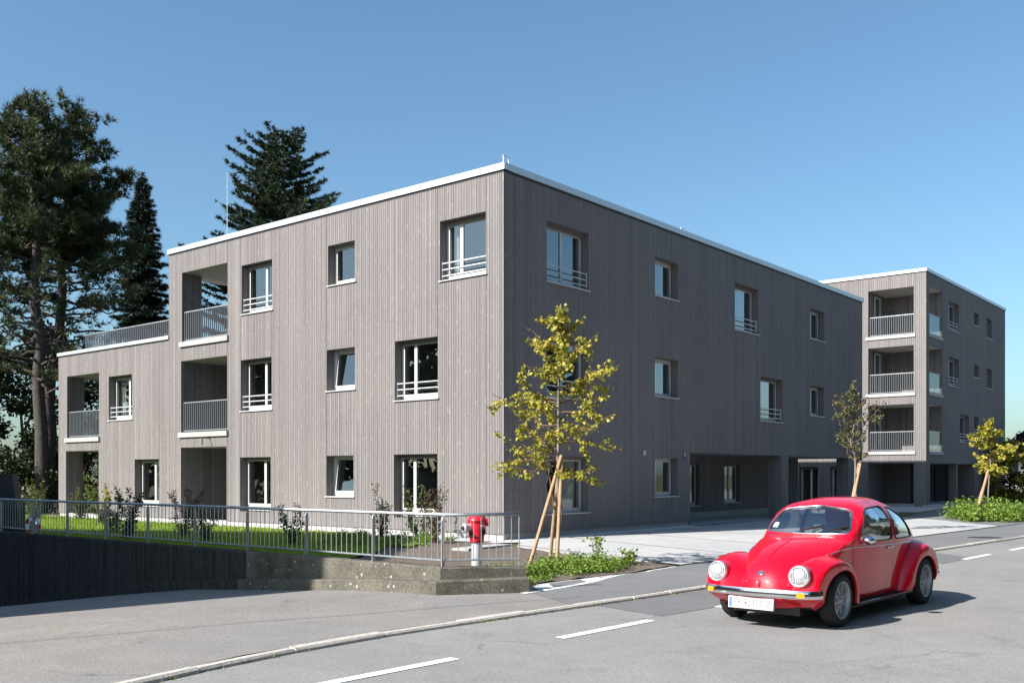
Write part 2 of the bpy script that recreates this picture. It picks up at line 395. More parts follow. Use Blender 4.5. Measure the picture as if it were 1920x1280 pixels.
# road: from kerb to the far side
road = structure(sheet("road", KERB + [(84, 82), (4.0, -9), (-4, -9)], 0.0, "asphalt_road"))
far_pave = structure(sheet("pavement", [(84, 82), (4.0, -9), (6.4, -9), (86.5, 80.2)], 0.06, "asphalt_old"))
far_verge = structure(sheet("ground", [(86.5, 80.2), (6.4, -9), (6.4, -60), (90, -60), (150, 80)], 0.05, "rough_ground"))
near_fill = structure(sheet("ground", [(6.4, -9), (-4, -9), (-9.1, -2.6), (-22, -8), (-60, -8), (-60, -60), (6.4, -60)], -0.02, "asphalt_old"))
S1 = (0.235, 13.42); S2 = KIN[4][0] + 0.95, KIN[4][1] + 0.92
apron_poly = [KIN[0], KIN[1], KIN[2], KIN[3], KIN[4], S2, (0.30, 13.30), (PE.x, PE.y), (P0.x, P0.y),
              (P0.x + Vv.x * 26, P0.y + Vv.y * 26), (-36, 24), (-36, -8), (-22, -8)]
apron = structure(sheet("driveway", apron_poly, rampz, "asphalt_old", step=0.8))
pave = structure(sheet("pavement", [S2] + KIN[5:] + list(reversed(INNER)) + [(0.28, 13.6), (0.30, 13.30)], 0.040, "asphalt_new"))
WB = [(P0.x + Vv.x * 26 + U.x * .21, P0.y + Vv.y * 26 + U.y * .21), (P0.x + .10, P0.y + .21), (PE.x - .03, PE.y + .2), (0.28, 13.62)]
yard = structure(sheet("yard", WB + INNER + [(-70, 83), (-70, 36)], 0.02, "rough_ground"))
ring = []
terrain = MB()
for k in range(48):
    a0, a1 = 2 * math.pi * k / 48, 2 * math.pi * (k + 1) / 48
    for r0, r1 in ((52, 400), (400, 6000)):
        z0 = -2.6 if r0 == 52 else -2.0; z1 = -2.0
        terrain.quad((10 + r0 * math.cos(a0), 30 + r0 * math.sin(a0), z0), (10 + r1 * math.cos(a0), 30 + r1 * math.sin(a0), z1),
                     (10 + r1 * math.cos(a1), 30 + r1 * math.sin(a1), z1), (10 + r0 * math.cos(a1), 30 + r0 * math.sin(a1), z0), "rough_ground")
structure(terrain.build("terrain"))
# kerb stones
kerb = structure(empty("kerb"))
def along(pl, d):
    for i in range(len(pl) - 1):
        a, b = Vector(pl[i]), Vector(pl[i + 1]); l = (b - a).length
        if d <= l: return a.lerp(b, d / l), (b - a) / l
        d -= l
    a, b = Vector(pl[-2]), Vector(pl[-1]); return b, (b - a).normalized()
d = 5.0
while d < 62:
    ln = random.uniform(0.8, 1.15) if d < 30 else 2.0
    a, t1 = along(KERB, d); b, t2 = along(KERB, d + ln - 0.015)
    n1 = Vector((-t1.y, t1.x)); n2 = Vector((-t2.y, t2.x)); j = [random.uniform(-.008, .008) for _ in range(6)]
    h = 0.044
    mb = MB()
    ts = [0, .5, 1]
    rows = []
    for q in ts:
        c = a.lerp(b, q); n = n1.lerp(n2, q); jj = random.uniform(-.006, .006)
        p0 = c - n * (0.0 + jj); p1 = c + n * 0.03; p2 = c + n * (0.118 + jj)
        rows.append([(p0.x, p0.y, -0.05), (p0.x + n.x * .008, p0.y + n.y * .008, h - .02 + jj), (p1.x, p1.y, h + jj), (p2.x, p2.y, h + j[0])])
    vs = sum(rows, []); fs = []
    for q in range(2):
        for e in range(3): fs.append((q * 4 + e, q * 4 + 4 + e, q * 4 + 5 + e, q * 4 + 1 + e))
    fs += [(3, 2, 1, 0), (8, 9, 10, 11)]
    mb.add(vs, fs, "kerb_granite"); mb.build("kerb_stone", kerb)
    d += ln
# road markings
LD = Vector((0.7466 * 0.892, 0.7466)).normalized(); LD = Vector((12.88, 14.44)).normalized(); LN = Vector((-LD.y, LD.x))
for k in range(-2, 14):
    c = Vector((0.47, 9.85)) + LD * (3.08 * k)
    e = c + LD * 1.62
    mb = MB(); w2 = 0.06
    mb.quad((c.x - LN.x * w2, c.y - LN.y * w2, .006), (e.x - LN.x * w2, e.y - LN.y * w2, .006), (e.x + LN.x * w2, e.y + LN.y * w2, .006), (c.x + LN.x * w2, c.y + LN.y * w2, .006), "road_paint")
    mb.build("lane_dash", road)
sheet("asphalt_patch", [(1.05, 12.32), (1.72, 11.38), (3.4, 13.1), (5.9, 15.9), (9, 19.4), (8.80, 20.80), (5.82, 17.42), (2.87, 14.12), (1.40, 12.66)], 0.004, "asphalt_patch", parent=road)
def ribbon(pl, wd):
    pl = [tuple(p[:2]) for p in pl]; a = offset(pl, wd / 2); b = offset(pl, -wd / 2); return a + b[::-1]
edge = [(0.27, 14.20), (0.90, 14.88), (2.08, 16.13), (2.82, 17.10)]
curve = [(0.142, 13.24), (0.40, 13.56), (0.689, 13.94), (0.98, 14.34), (1.22, 14.74), (1.43, 15.22), (1.66, 15.66), (1.95, 16.02), (2.25, 16.29)]
for poly in (ribbon(curve, .10), ribbon(edge, .045), [(0.30, 14.16), (0.53, 14.41), (0.585, 13.94), (0.36, 13.68)], [(1.03, 14.95), (1.33, 15.27), (1.36, 15.20), (1.12, 14.70)]):
    sheet("road_marking", poly, 0.045, "road_paint", parent=pave)
# repair seams in the drive and the road
for a, b, wd in (((-6.2, 8.6), (0.9, 12.9), .009),):
    A, B_ = Vector(a), Vector(b); n_ = (B_ - A).normalized(); n_ = Vector((-n_.y, n_.x)) * wd
    pl_ = [A.lerp(B_, q) + Vector((0, .03 * math.sin(q * 17))) for q in np.linspace(0, 1, 14)]
    sheet("asphalt_seam", [tuple(p - n_) for p in pl_] + [tuple(p + n_) for p in pl_[::-1]], lambda x, y: rampz(x, y) + .012, "asphalt_patch", parent=apron)
# manhole near the far kerb
mb = MB(); mb.prism([(11.95 + .42 * math.cos(a), 25.1 + .3 * math.sin(a)) for a in np.linspace(0, 2 * math.pi, 20, endpoint=False)], 0.02, 0.046, "alloy_dark"); mb.build("manhole_cover", pave)

# forecourt slabs
FORE = [(2.95, 17.40), (3.75, 18.27), (9.74, 24.74), (14.95, 30.5), (14.85, 34.6), W(32.6, -0.02), W(9.0, -0.02), W(9.0, 2.2), W(22.4, 2.2), W(22.4, 6), W(32.4, 6), W(32.4, -1.4)]
FORE = [(2.95, 17.40), (3.75, 18.27), (9.74, 24.74), (14.95, 30.5), (14.85, 34.6), (14.5, 36.8), W(23.6, -0.03), W(0.2, -0.55), W(-0.2, -0.7), (0.1, 21.75), (1.3, 19.35), (2.17, 18.37)]
fore = structure(sheet("forecourt", FORE, 0.0512, "joint"))
def clip(poly, n, c):
    out = []
    for i in range(len(poly)):
        a, b = poly[i - 1], poly[i]; da = a[0] * n[0] + a[1] * n[1] - c; db = b[0] * n[0] + b[1] * n[1] - c
        if (da >= 0) != (db >= 0): q = da / (da - db); out.append((a[0] + (b[0] - a[0]) * q, a[1] + (b[1] - a[1]) * q))
        if db >= 0: out.append(b)
    return out
sn = (0.866, 0.5); sm = (-0.5, 0.866); g = 0.085
for i in range(-2, 16):
    c0 = 13.75 + 2.5 * (i - 1)
    st = clip(clip(FORE, sn, c0 + g), (-sn[0], -sn[1]), -(c0 + 2.5 - g))
    for j in range(-4, 8):
        e0 = 15.2 + 5.0 * j
        pc = clip(clip(st, sm, e0 + .004), (-sm[0], -sm[1]), -(e0 + 5.0 - .004)) if len(st) > 2 else []
        if len(pc) > 2:
            ar = abs(sum(pc[k - 1][0] * pc[k][1] - pc[k][0] * pc[k - 1][1] for k in range(len(pc)))) / 2
            if ar < 0.05: continue
            mb = MB(); mb.prism(pc, 0.0, 0.0545 + random.uniform(0, .002), "concrete_slab"); mb.build("concrete_slab", fore)
# surface under the passage, behind and beside
structure(sheet("passage_floor", [W(9.0, -0.02), W(9, 2.3), W(22.5, 2.3), W(22.5, 9), W(32.5, 9), W(32.5, -1.0), W(25, -2.0), W(23.6, -.04)], 0.045, "concrete_slab"))
structure(sheet("path", [(15.0, 30.5), (14.9, 34.6), (14.5, 36.8), W(32.5, -1.0), W(50, -1.0), (40, 59)], 0.05, "asphalt_new"))
# lawn, gravel strip, soil bed
LAWN = [W(-8.55, -2.6), W(-8.55, 27), W(-.75, 27), W(-.75, 4.3), W(-2.2, 1.6), W(-4.6, -0.6)]
structure(sheet("lawn", LAWN, 0.085, "turf"))
GRAV = [W(-.76, 23), W(0.05, 23), W(0.05, 0.05), W(9, 0.05), W(9, -.45), W(.2, -.52), W(-.3, -.72), W(-.9, -.4), W(-.76, 3)]
structure(sheet("gravel_strip", GRAV, 0.05, "pebble"))
BED = [(-0.92, 13.33), (0.22, 13.6), (0.24, 14.2), (2.08, 16.16), (2.80, 17.18), (2.12, 18.33), (1.25, 19.3), (0.03, 21.7), W(-.9, -.4), W(-.76, 4.3), W(-2.2, 1.6), W(-4.6, -0.6), W(-8.55, -2.6)]
def bedz(x, y): return 0.058 + 0.014 * math.sin(x * 5.1 + y * 2.3) * math.sin(y * 4.3 - x) + random.uniform(-.006, .008)
structure(sheet("soil_bed", BED, bedz, "soil", step=0.22))
mb = MB(); mb.prism([(-1.25, 20.6), (-0.35, 21.9), (0.0, 21.72), (-0.9, 20.45)], .05, .105, "concrete_slab"); structure(mb.build("garden_path"))

# ------------------------------------------------------------ facades
def fbox(mb, m, a0, a1, d0, d1, z0, z1, mt, tint=0.5):
    P = [m(a0, d0, z0), m(a1, d0, z0), m(a1, d1, z0), m(a0, d1, z0), m(a0, d0, z1), m(a1, d0, z1), m(a1, d1, z1), m(a0, d1, z1)]
    mb.hexa(P, mt, tint)
BOARDS = {}
def facade(bld, key, m, a0, a1, z0, z1, ops, joints=(), wmin=.058, wmax=.098, deep=None, backing=True):
    """wall backing with holes, board cladding, reveals. ops: (a0,a1,z0,z1,depth)"""
    mb = MB()
    As = sorted(set([a0, a1] + [o[0] for o in ops] + [o[1] for o in ops]))
    Zs = sorted(set([z0, z1] + [o[2] for o in ops] + [o[3] for o in ops]))
    As = [a for a in As if a0 - 1e-6 <= a <= a1 + 1e-6]; Zs = [z for z in Zs if z0 - 1e-6 <= z <= z1 + 1e-6]
    for i in range(len(As) - 1):
        for j in range(len(Zs) - 1):
            ac, zc = (As[i] + As[i + 1]) / 2, (Zs[j] + Zs[j + 1]) / 2
            if any(o[0] < ac < o[1] and o[2] < zc < o[3] for o in ops): continue
            mb.quad(m(As[i], .027, Zs[j]), m(As[i + 1], .027, Zs[j]), m(As[i + 1], .027, Zs[j + 1]), m(As[i], .027, Zs[j + 1]), "backing")
    for o in ops:
        D = o[4]
        if D <= 0: continue
        b0, b1, c0, c1 = o[:4]
        mt = "reveal"
        mb.quad(m(b0, .003, c0), m(b0, D, c0), m(b0, D, c1), m(b0, .003, c1), mt)
        mb.quad(m(b1, .003, c0), m(b1, D, c0), m(b1, D, c1), m(b1, .003, c1), mt)
        mb.quad(m(b0, .003, c1), m(b1, .003, c1), m(b1, D, c1), m(b0, D, c1), mt)
        if c0 > z0 + .01: mb.quad(m(b0, .003, c0), m(b1, .003, c0), m(b1, D, c0), m(b0, D, c0), mt)
    mb.build("wall", bld)
    # boards
    cuts = [a0]; ed = sorted(set(x for o in ops for x in o[:2] if a0 < x < a1))
    a = a0
    while a < a1 - wmax:
        a += random.uniform(wmin, wmax)
        nx = [e for e in ed if cuts[-1] < e <= a + .03]
        if nx: a = nx[0]
        if a - cuts[-1] < .02: cuts[-1] = a if len(cuts) > 1 else cuts[-1]; continue
        cuts.append(a)
    cuts.append(a1)
    out = BOARDS.setdefault(key, [])
    for i in range(len(cuts) - 1):
        l, r = cuts[i], cuts[i + 1]; c = (l + r) / 2
        iv = [(z0, z1)]
        for o in ops:
            if o[0] < c < o[1]:
                ni = []
                for p, q in iv:
                    if o[3] <= p or o[2] >= q: ni.append((p, q)); continue
                    if o[2] > p: ni.append((p, o[2]))
                    if o[3] < q: ni.append((o[3], q))
                iv = ni
        t0 = min(1, max(0, random.gauss(.5, .085)))
        for p, q in iv:
            js = [p] + sorted(j + random.uniform(-.45, .45) * (random.random() < .75) for j in joints if p + .6 < j < q - .6 and random.random() < .75) + [q]
            for k in range(len(js) - 1):
                dd = random.uniform(0, .0035)
                out.append((m, l + .0055, r - .0055, -dd, js[k] + (.002 if k else 0), js[k + 1] - .002, min(1, max(0, t0 + random.gauss(0, .05)))))
def board_mesh(mb, b):
    m, l, r, d, z0, z1, t = b
    P = [m(l, d, z0), m(r, d, z0), m(r, .026, z0), m(l, .026, z0), m(l, d, z1), m(r, d, z1), m(r, .026, z1), m(l, .026, z1)]
    mb.hexa(P, "cladding", t, skip=(3,))
CAMP = Vector((0, 0, 1.62))
def finish_boards(bld, keys, limit=300):
    allb = []
    M = Matrix.Translation(bld.location) @ Matrix.Rotation(bld.rotation_euler.z, 4, 'Z')
    for k in keys:
        for b in BOARDS[k]:
            m, l, r, d, z0, z1, t = b
            c = M @ Vector(m((l + r) / 2, d, (z0 + z1) / 2))
            e0, e1 = M @ Vector(m(l, d, z0)), M @ Vector(m(r, d, z0))
            px = abs(e1.x / e1.y - e0.x / e0.y) if k in ("front", "side") else 0
            allb.append((px * (z1 - z0) / max(c.y, 1), b))
    allb.sort(key=lambda q: -q[0])
    for _, b in allb[:limit]:
        mb = MB(); board_mesh(mb, b); mb.build("board", bld)
    if len(allb) > limit:
        mb = MB()
        for _, b in allb[limit:]: board_mesh(mb, b)
        stuff(mb.build("cladding", bld))
ROOMD = {}
def window(bld, m, a0, a1, z0, z1, split=None, rail=False, tilt=False, sill=True, D=.31, room=2.4, curtain=None, bottom=.0, rm="room", skirt=0.0, sill_l=.06, roomside=.35):
    mb = MB(); fw = .065
    d0, d1 = D - .05, D + .03
    zb = z0 + .03
    fm = "frame_white"
    fbox(mb, m, a0, a0 + fw, d0, d1, zb, z1, fm); fbox(mb, m, a1 - fw, a1, d0, d1, zb, z1, fm)
    fbox(mb, m, a0 + fw, a1 - fw, d0, d1, z1 - fw, z1, fm); fbox(mb, m, a0 + fw, a1 - fw, d0, d1, zb, zb + fw + bottom, fm)
    cuts = [a0 + fw] + ([a0 + (a1 - a0) * split] if split else []) + [a1 - fw]
    panes = []
    for i in range(len(cuts) - 1):
        l, r = cuts[i], cuts[i + 1]; sw = .05
        bz, tz = zb + fw + bottom, z1 - fw
        sh = (lambda z: (z - bz) * .105 * 1.0) if tilt else (lambda z: 0)
        mm = (lambda a, d, z, sh=sh: m(a, d + sh(z), z))
        fbox(mb, mm, l, l + sw, d0 - .015, d1 - .01, bz, tz, fm); fbox(mb, mm, r - sw, r, d0 - .015, d1 - .01, bz, tz, fm)
        fbox(mb, mm, l + sw, r - sw, d0 - .015, d1 - .01, bz, bz + sw, fm); fbox(mb, mm, l + sw, r - sw, d0 - .015, d1 - .01, tz - sw, tz, fm)
        panes.append((mm, l + sw, r - sw, bz + sw, tz - sw))
        for q in (l + sw, r - sw - .012):
            fbox(mb, mm, q, q + .012, d0 - .002, d0 + .004, bz + sw, tz - sw, "gasket")
    # roller blind box under the head
    win = mb.build("window", bld)
    if z1 - z0 > 1.3:
        g2 = MB(); fbox(g2, m, a0 + .006, a1 - .006, D - .15, D - .052, z1 - .085, z1 - .004, "reveal"); g2.build("blind_box", win)
    for mm, l, r, b0, b1 in panes:
        p = MB(); p.quad(mm(l, d0 + .01, b0), mm(r, d0 + .01, b0), mm(r, d0 + .01, b1), mm(l, d0 + .01, b1), "glass"); p.build("pane", win)
    if sill:
        p = MB(); fbox(p, m, a0 - sill_l, a1 + .03, -.045, D - .052, z0 - .004, z0 + .022, "white_metal"); p.build("sill", win)
    if rail:
        p = MB()
        for h in (.10, .26, .42):
            fbox(p, m, a0 + .004, a1 - .004, .06, .085, z0 + h + .04, z0 + h + .065, "white_metal")
        for a in (a0 + .004, a1 - .012): fbox(p, m, a, a + .008, .055, .09, z0 + .10, z0 + .52, "white_metal")
        p.build("guard_rail", win)
    if curtain:
        p = MB(); ca, cb = curtain; n = 26; q0 = []
        for i in range(n + 1):
            a = ca + (cb - ca) * i / n; dd = D + .14 + .025 * math.sin(i * 1.9)
            q0.append((a, dd))
        for i in range(n):
            (x0, y0), (x1, y1) = q0[i], q0[i + 1]
            p.quad(m(x0, y0, z0 + .05), m(x1, y1, z0 + .05), m(x1, y1, z1 - .02), m(x0, y0, z1 - .02), "curtain")
        p.build("curtain", win, smooth=True)
    p = MB(); e = roomside; r0, r1, f0, f1 = a0 - e, a1 + e, min(z0, z1 - 2.1) - .02, z1 + .18
    x0 = D + .031
    if room:
        A, B_, C_, D_ = m(r0, x0, f0), m(r1, x0, f0), m(r1, x0, f1), m(r0, x0, f1)
        E_, F_, G_, H_ = m(r0, room, f0), m(r1, room, f0), m(r1, room, f1), m(r0, room, f1)
        p.quad(E_, F_, G_, H_, rm); p.quad(A, B_, F_, E_, rm); p.quad(D_, C_, G_, H_, rm); p.quad(A, D_, H_, E_, rm); p.quad(B_, C_, G_, F_, rm)
        # inner wall round the opening
        p.quad(A, B_, m(r1, x0, z0), m(r0, x0, z0), rm); p.quad(m(r0, x0, z1), m(r1, x0, z1), C_, D_, rm)
        p.quad(m(r0, x0, z0), m(a0, x0, z0), m(a0, x0, z1), m(r0, x0, z1), rm); p.quad(m(a1, x0, z0), m(r1, x0, z0), m(r1, x0, z1), m(a1, x0, z1), rm)
        p.build("room", bld)
    return win
def railing(bld, m, a0, a1, d, zb, zt, name="railing", step=.108, mt="rail_grey", glass=False):
    mb = MB()
    fbox(mb, m, a0, a1, d - .02, d + .02, zt - .03, zt, "galvanised"); fbox(mb, m, a0, a1, d - .006, d + .006, zb + .04, zb + .07, mt)
    o = mb.build(name, bld)
    if glass:
        g_ = MB(); fbox(g_, m, a0, a1, d - .005, d + .005, zb + .07, zt - .03, "balustrade_glass"); g_.build("glass_panel", o); return o
    mb = MB(); n = max(1, int((a1 - a0) / step))
    for i in range(n + 1):
        a = a0 + (a1 - a0 - .012) * i / n
        fbox(mb, m, a, a + .012, d - .022, d + .022, zb + .071, zt - .031, mt)
    stuff(mb.build("balusters", o))
    return o
def flashing(bld, pts, z0, z1, closed=True, th=.05, out=.045, name="roof_edge"):
    """pts: local polygon (s,t) outward-walked; metal band with its top"""
    mb = MB(); n = len(pts)
    for i in range(n if closed else n - 1):
        a, b = Vector(pts[i]), Vector(pts[(i + 1) % n]); t = (b - a).normalized(); nn = Vector((t.y, -t.x))
        o0, o1 = a + nn * out - t * out, b + nn * out + t * out; i0, i1 = a - nn * .35 , b - nn * .35
        P = [(o0.x, o0.y, z0), (o1.x, o1.y, z0), (i1.x, i1.y, z0), (i0.x, i0.y, z0), (o0.x, o0.y, z1), (o1.x, o1.y, z1), (i1.x, i1.y, z1 - .03), (i0.x, i0.y, z1 - .03)]
        mb.hexa(P, "flashing")
        # dark strip over the boards, painting the shadow line under the band
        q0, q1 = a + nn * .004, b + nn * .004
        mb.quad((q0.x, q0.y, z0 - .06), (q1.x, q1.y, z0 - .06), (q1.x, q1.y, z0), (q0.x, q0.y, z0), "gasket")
    return mb.build(name, bld)
def slab(bld, m, a0, a1, d0, d1, z0, z1, name, mt, bev=0):
    mb = MB(); fbox(mb, m, a0, a1, d0, d1, z0, z1, mt); return mb.build(name, bld)

# ------------------------------------------------------------ main apartment building
B1 = tag(empty("apartment_building", (CX, CY, 0), TH), "long three storey apartment block clad in grey boards, its sunlit corner standing behind the hydrant", "apartment building", "grey timber apartment buildings")
front = lambda a, d, z: (d, a, z)              # sunlit face, a = t
side = lambda a, d, z: (a, d, z)               # shaded street face, a = s
ZT, GR = 8.97, 0.19
BIGD = .31
LOG3 = (11.27, 13.81, 5.95, 8.26); LOG2 = (11.30, 13.86, 2.98, 5.36); LOG1 = (11.33, 13.88, 0.06, 2.52)
LD2 = (19.18, 21.57, 2.98, 5.34); LD1 = (19.22, 21.65, 0.06, 2.52)
fw_ = [("A3", 9.02, 10.54, 6.53, 8.06, .38, True, False), ("B3", 5.33, 6.47, 6.92, 8.07, None, False, False), ("C3", .58, 2.12, 6.52, 8.06, .66, True, False),
       ("A2", 9.05, 10.58, 3.56, 5.15, .38, True, False), ("B2", 5.35, 6.52, 3.96, 5.14, None, False, True), ("C2", 2.20, 3.76, 3.56, 5.15, .66, True, False),
       ("D2", 16.93, 18.50, 3.55, 5.14, .36, True, False), ("E1", 15.2, 16.75, .50, 2.16, .40, False, False), ("A1", 9.09, 10.62, .50, 2.16, .38, False, False),
       ("B1", 5.4, 6.54, 1.0, 2.16, None, False, True), ("C1", 2.22, 3.80, .50, 2.16, .66, False, False)]
ops = [(a0, a1, z0, z1, BIGD) for _, a0, a1, z0, z1, *_r in fw_]
ops += [LOG3 + (0,), LOG2 + (0,), LOG1 + (0,)]
opsm = [o for o in ops if o[0] < 14.59]
J1 = (3.05, 5.98)
facade(B1, "front", front, 0.0, 14.59, GR, ZT, opsm, J1)
opsl = [o for o in ops if o[0] > 14.59] + [LD2 + (0,), LD1 + (0,)]
facade(B1, "front", front, 14.59, 22.24, GR, 6.14, opsl, (3.05,))
rw = [("A3", 1.70, 3.55, 6.53, 8.08, .5, True), ("B3", 6.94, 8.29, 6.90, 8.05, None, False), ("C3", 12.04, 13.81, 6.47, 8.05, None, True), ("D3", 18.33, 19.66, 6.83, 8.0, None, False),
      ("A2", 1.70, 3.55, 3.60, 5.14, .5, True), ("B2", 6.94, 8.29, 3.93, 5.10, None, False), ("C2", 13.98, 15.8, 3.50, 5.06, None, True), ("D2", 18.33, 19.66, 3.88, 5.04, None, False),
      ("A1", 1.70, 3.55, .60, 2.10, .5, False), ("B1", 6.94, 8.29, .96, 2.12, None, False)]
PS1 = (9.03, 15.65, -.2, 2.32); PS2 = (16.31, 22.2, -.2, 2.32)
opr = [(a0, a1, z0, z1, BIGD) for _, a0, a1, z0, z1, *_r in rw]
facade(B1, "side", side, 0.03, 9.03, GR, ZT, [o for o in opr if o[1] < 9.03], J1)
facade(B1, "side", side, 9.03, 23.8, 2.32, ZT, [o for o in opr if o[0] > 9.03], J1)
facade(B1, "side", side, 15.65, 16.31, 0.05, 2.32, [])
facade(B1, "side", side, 22.2, 23.8, 0.05, 2.32, [])
west = lambda a, d, z: (a, 14.59 - d, z)
facade(B1, "west", west, .0, 14, 6.27, ZT, [(0.74, 2.6, 5.95, 8.26, 0)])
wl = lambda a, d, z: (a, 22.24 - d, z)
facade(B1, "west", wl, 0, 14, .19, 6.14, [(.67, 2.4, 2.98, 5.34, 0), (.67, 2.4, .05, 2.52, 0)])
east = lambda a, d, z: (23.8 - d, a, z)
facade(B1, "east", east, 0, 14.59, 2.32, ZT, [])
# openings' windows
for nm, a0, a1, z0, z1, sp, rl, tl in fw_:
    window(B1, front, a0, a1, z0, z1, sp, rl, tl, sill=(z0 > .7), bottom=(.10 if z0 < .7 else .03), room=(1.35 if nm[0] == 'C' and a0 < 1 else 2.6), sill_l=.05,
           curtain=({"E1": (15.25, 15.75), "C3": (1.72, 2.05), "A3": (9.05, 9.3), "D2": (18.1, 18.44)}.get(nm)), roomside=(.2 if nm[0] == "C" else .35))
for nm, a0, a1, z0, z1, sp, rl in rw:
    cu = (a0 + .05, a0 + .78) if nm in ("B2", "B1") else ({"A3": (1.76, 2.2), "A1": (2.75, 3.5)}.get(nm))
    window(B1, side, a0, a1, z0, z1, sp, rl, False, room=(1.7 if nm[0] == 'A' else 2.4), curtain=cu, sill_l=.04, roomside=(.2 if nm[0] == 'A' else .35))
# plinth
mb = MB(); mb.box(.035, 9.0, .04, .30, -.3, GR - .004, "plinth"); mb.box(.035, .3, .30, 22.2, -.3, GR - .004, "plinth"); mb.build("plinth", B1)
# loggias: rooms open to the front
def loggia(bld, m, a0, a1, dep, z0, z1, name, leftopen=None, floor="asphalt_new", back="reveal", x_left=None, roof="ceiling", rail=True, wt="cladding", curb=True, gate=0):
    mb = MB(); al = a1 if x_left is None else x_left
    # floor / ceiling
    mb.quad(m(a0, .027, z0), m(al, .027, z0), m(al, dep, z0), m(a0, dep, z0), floor)
    mb.quad(m(a0, .027, z1), m(al, .027, z1), m(al, dep, z1), m(a0, dep, z1), roof)
    def boards(pa, pb):       # vertical boards on inner wall between two (a,d) points
        L_ = math.hypot(pb[0] - pa[0], pb[1] - pa[1]); k = max(1, int(L_ / .085)); nx = (-(pb[1] - pa[1]) / L_, (pb[0] - pa[0]) / L_)
        for i in range(k):
            q0, q1 = i / k + .03 / k, (i + 1) / k - .03 / k
            A = (pa[0] + (pb[0] - pa[0]) * q0, pa[1] + (pb[1] - pa[1]) * q0); B_ = (pa[0] + (pb[0] - pa[0]) * q1, pa[1] + (pb[1] - pa[1]) * q1)
            mb.quad(m(*A, z0), m(*B_, z0), m(*B_, z1), m(*A, z1), wt, min(1, max(0, random.gauss(.45, .2))))
        mb.quad(m(pa[0] + nx[0] * .012, pa[1] + nx[1] * .012, z0), m(pb[0] + nx[0] * .012, pb[1] + nx[1] * .012, z0), m(pb[0] + nx[0] * .012, pb[1] + nx[1] * .012, z1), m(pa[0] + nx[0] * .012, pa[1] + nx[1] * .012, z1), "backing")
    boards((a0, .027), (a0, dep)); boards((a0, dep), (al, dep))
    if leftopen is None: boards((a1, dep), (a1, .027))
    else: boards((a1, leftopen), (a1, .027)); boards((al, leftopen), (a1, leftopen))
    o = mb.build(name, bld)
    if curb:
        slab(o, m, a0 - .06, a1 + .10, -.07, .13, z0 - .13, z0 + .03, "balcony_edge", "plinth")
    if rail: railing(bld, m, a0 + .005, a1 - .10, .05, z0 + .03, z0 + 1.02, "balcony_railing")
    return o
loggia(B1, front, LOG3[0], LOG3[1], 2.4, 5.95, 8.26, "loggia", leftopen=.74, x_left=14.56)
loggia(B1, front, LOG2[0], LOG2[1], 2.2, 2.98, 5.36, "loggia")
loggia(B1, front, LOG1[0], LOG1[1], 2.2, .06, 2.52, "loggia", rail=False, curb=False, floor="asphalt_new")
loggia(B1, front, LD2[0], LD2[1], 2.4, 2.98, 5.34, "loggia", leftopen=.67, x_left=22.21)
loggia(B1, front, LD1[0], LD1[1], 2.4, .06, 2.52, "loggia", leftopen=.67, x_left=22.21, rail=False, curb=False, floor="asphalt_new")
# roofs
mb = MB(); mb.box(.03, 23.77, .03, 14.56, 8.80, 9.0, "plinth"); mb.build("roof", B1)
mb = MB(); mb.box(.03, 14, 14.60, 22.21, 5.9, 6.16, "plinth"); mb.build("roof", B1)
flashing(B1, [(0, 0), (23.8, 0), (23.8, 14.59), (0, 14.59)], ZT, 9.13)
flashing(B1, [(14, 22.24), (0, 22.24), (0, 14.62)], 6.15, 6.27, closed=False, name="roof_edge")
trail = railing(B1, lambda a, d, z: (.7 + d, a, z), 14.62, 21.5, 0, 6.15, 7.0, "terrace_railing", step=.125)
railing(B1, lambda a, d, z: (a, 21.5 + d, z), .7, 12, 0, 6.15, 7.0, "terrace_railing", step=.125)
# closing back walls
mb = MB(); mb.quad((14, 14.6, -.2), (14, 22.24, -.2), (14, 22.24, 6.2), (14, 14.6, 6.2), "reveal"); mb.quad((0, 14.585, 2.3), (23.8, 14.585, 2.3), (23.8, 14.585, 6.2), (0, 14.585, 6.2), "reveal")
mb.quad((9.03, 14.58, -.2), (22.5, 14.58, -.2), (22.5, 14.58, 2.4), (9.03, 14.58, 2.4), "reveal"); mb.quad((22.5, 2.3, -.2), (22.5, 14.58, -.2), (22.5, 14.58, 2.4), (22.5, 2.3, 2.4), "reveal")
mb.build("rear_wall", B1)
# passage under the building: soffit, back wall with windows, pillars
mb = MB()
mb.quad((9.03, .027, 2.32), (23.77, .027, 2.32), (23.77, 14.5, 2.32), (9.03, 14.5, 2.32), "ceiling"); mb.build("soffit", B1)
backw = lambda a, d, z: (a, 2.3 + d, z)
bw = [(12.5, 13.8, .50, 2.05), (15.73, 17.0, .55, 2.05)]
facade(B1, "passage", backw, 9.03, 22.5, .30, 2.32, [b + (.2,) for b in bw])
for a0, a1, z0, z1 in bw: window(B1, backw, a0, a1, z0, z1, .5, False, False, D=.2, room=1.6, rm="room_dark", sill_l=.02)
mb = MB(); mb.box(9.03, 22.45, 2.335, 2.6, -.2, .296, "plinth"); mb.build("plinth", B1)
sw1 = lambda a, d, z: (9.03 - d, a, z)
facade(B1, "passage", sw1, .03, 2.3, .05, 2.32, [])
for s0, s1 in ((15.65, 16.31), (22.2, 23.77)):
    mb = MB(); mb.box(s0 + .03, s1 - .03, .03, .47, -.1, 2.32, "backing"); mb.build("pillar", B1)
    facade(B1, "passage", lambda a, d, z, s0=s0: (s0 + d, a, z), .03, .5, .05, 2.32, [])
    facade(B1, "passage", lambda a, d, z, s1=s1: (s1 - d, a, z), .03, .5, .05, 2.32, [])
    facade(B1, "passage", lambda a, d, z: (a, .5 - d, z), s0, s1, .05, 2.32, [])
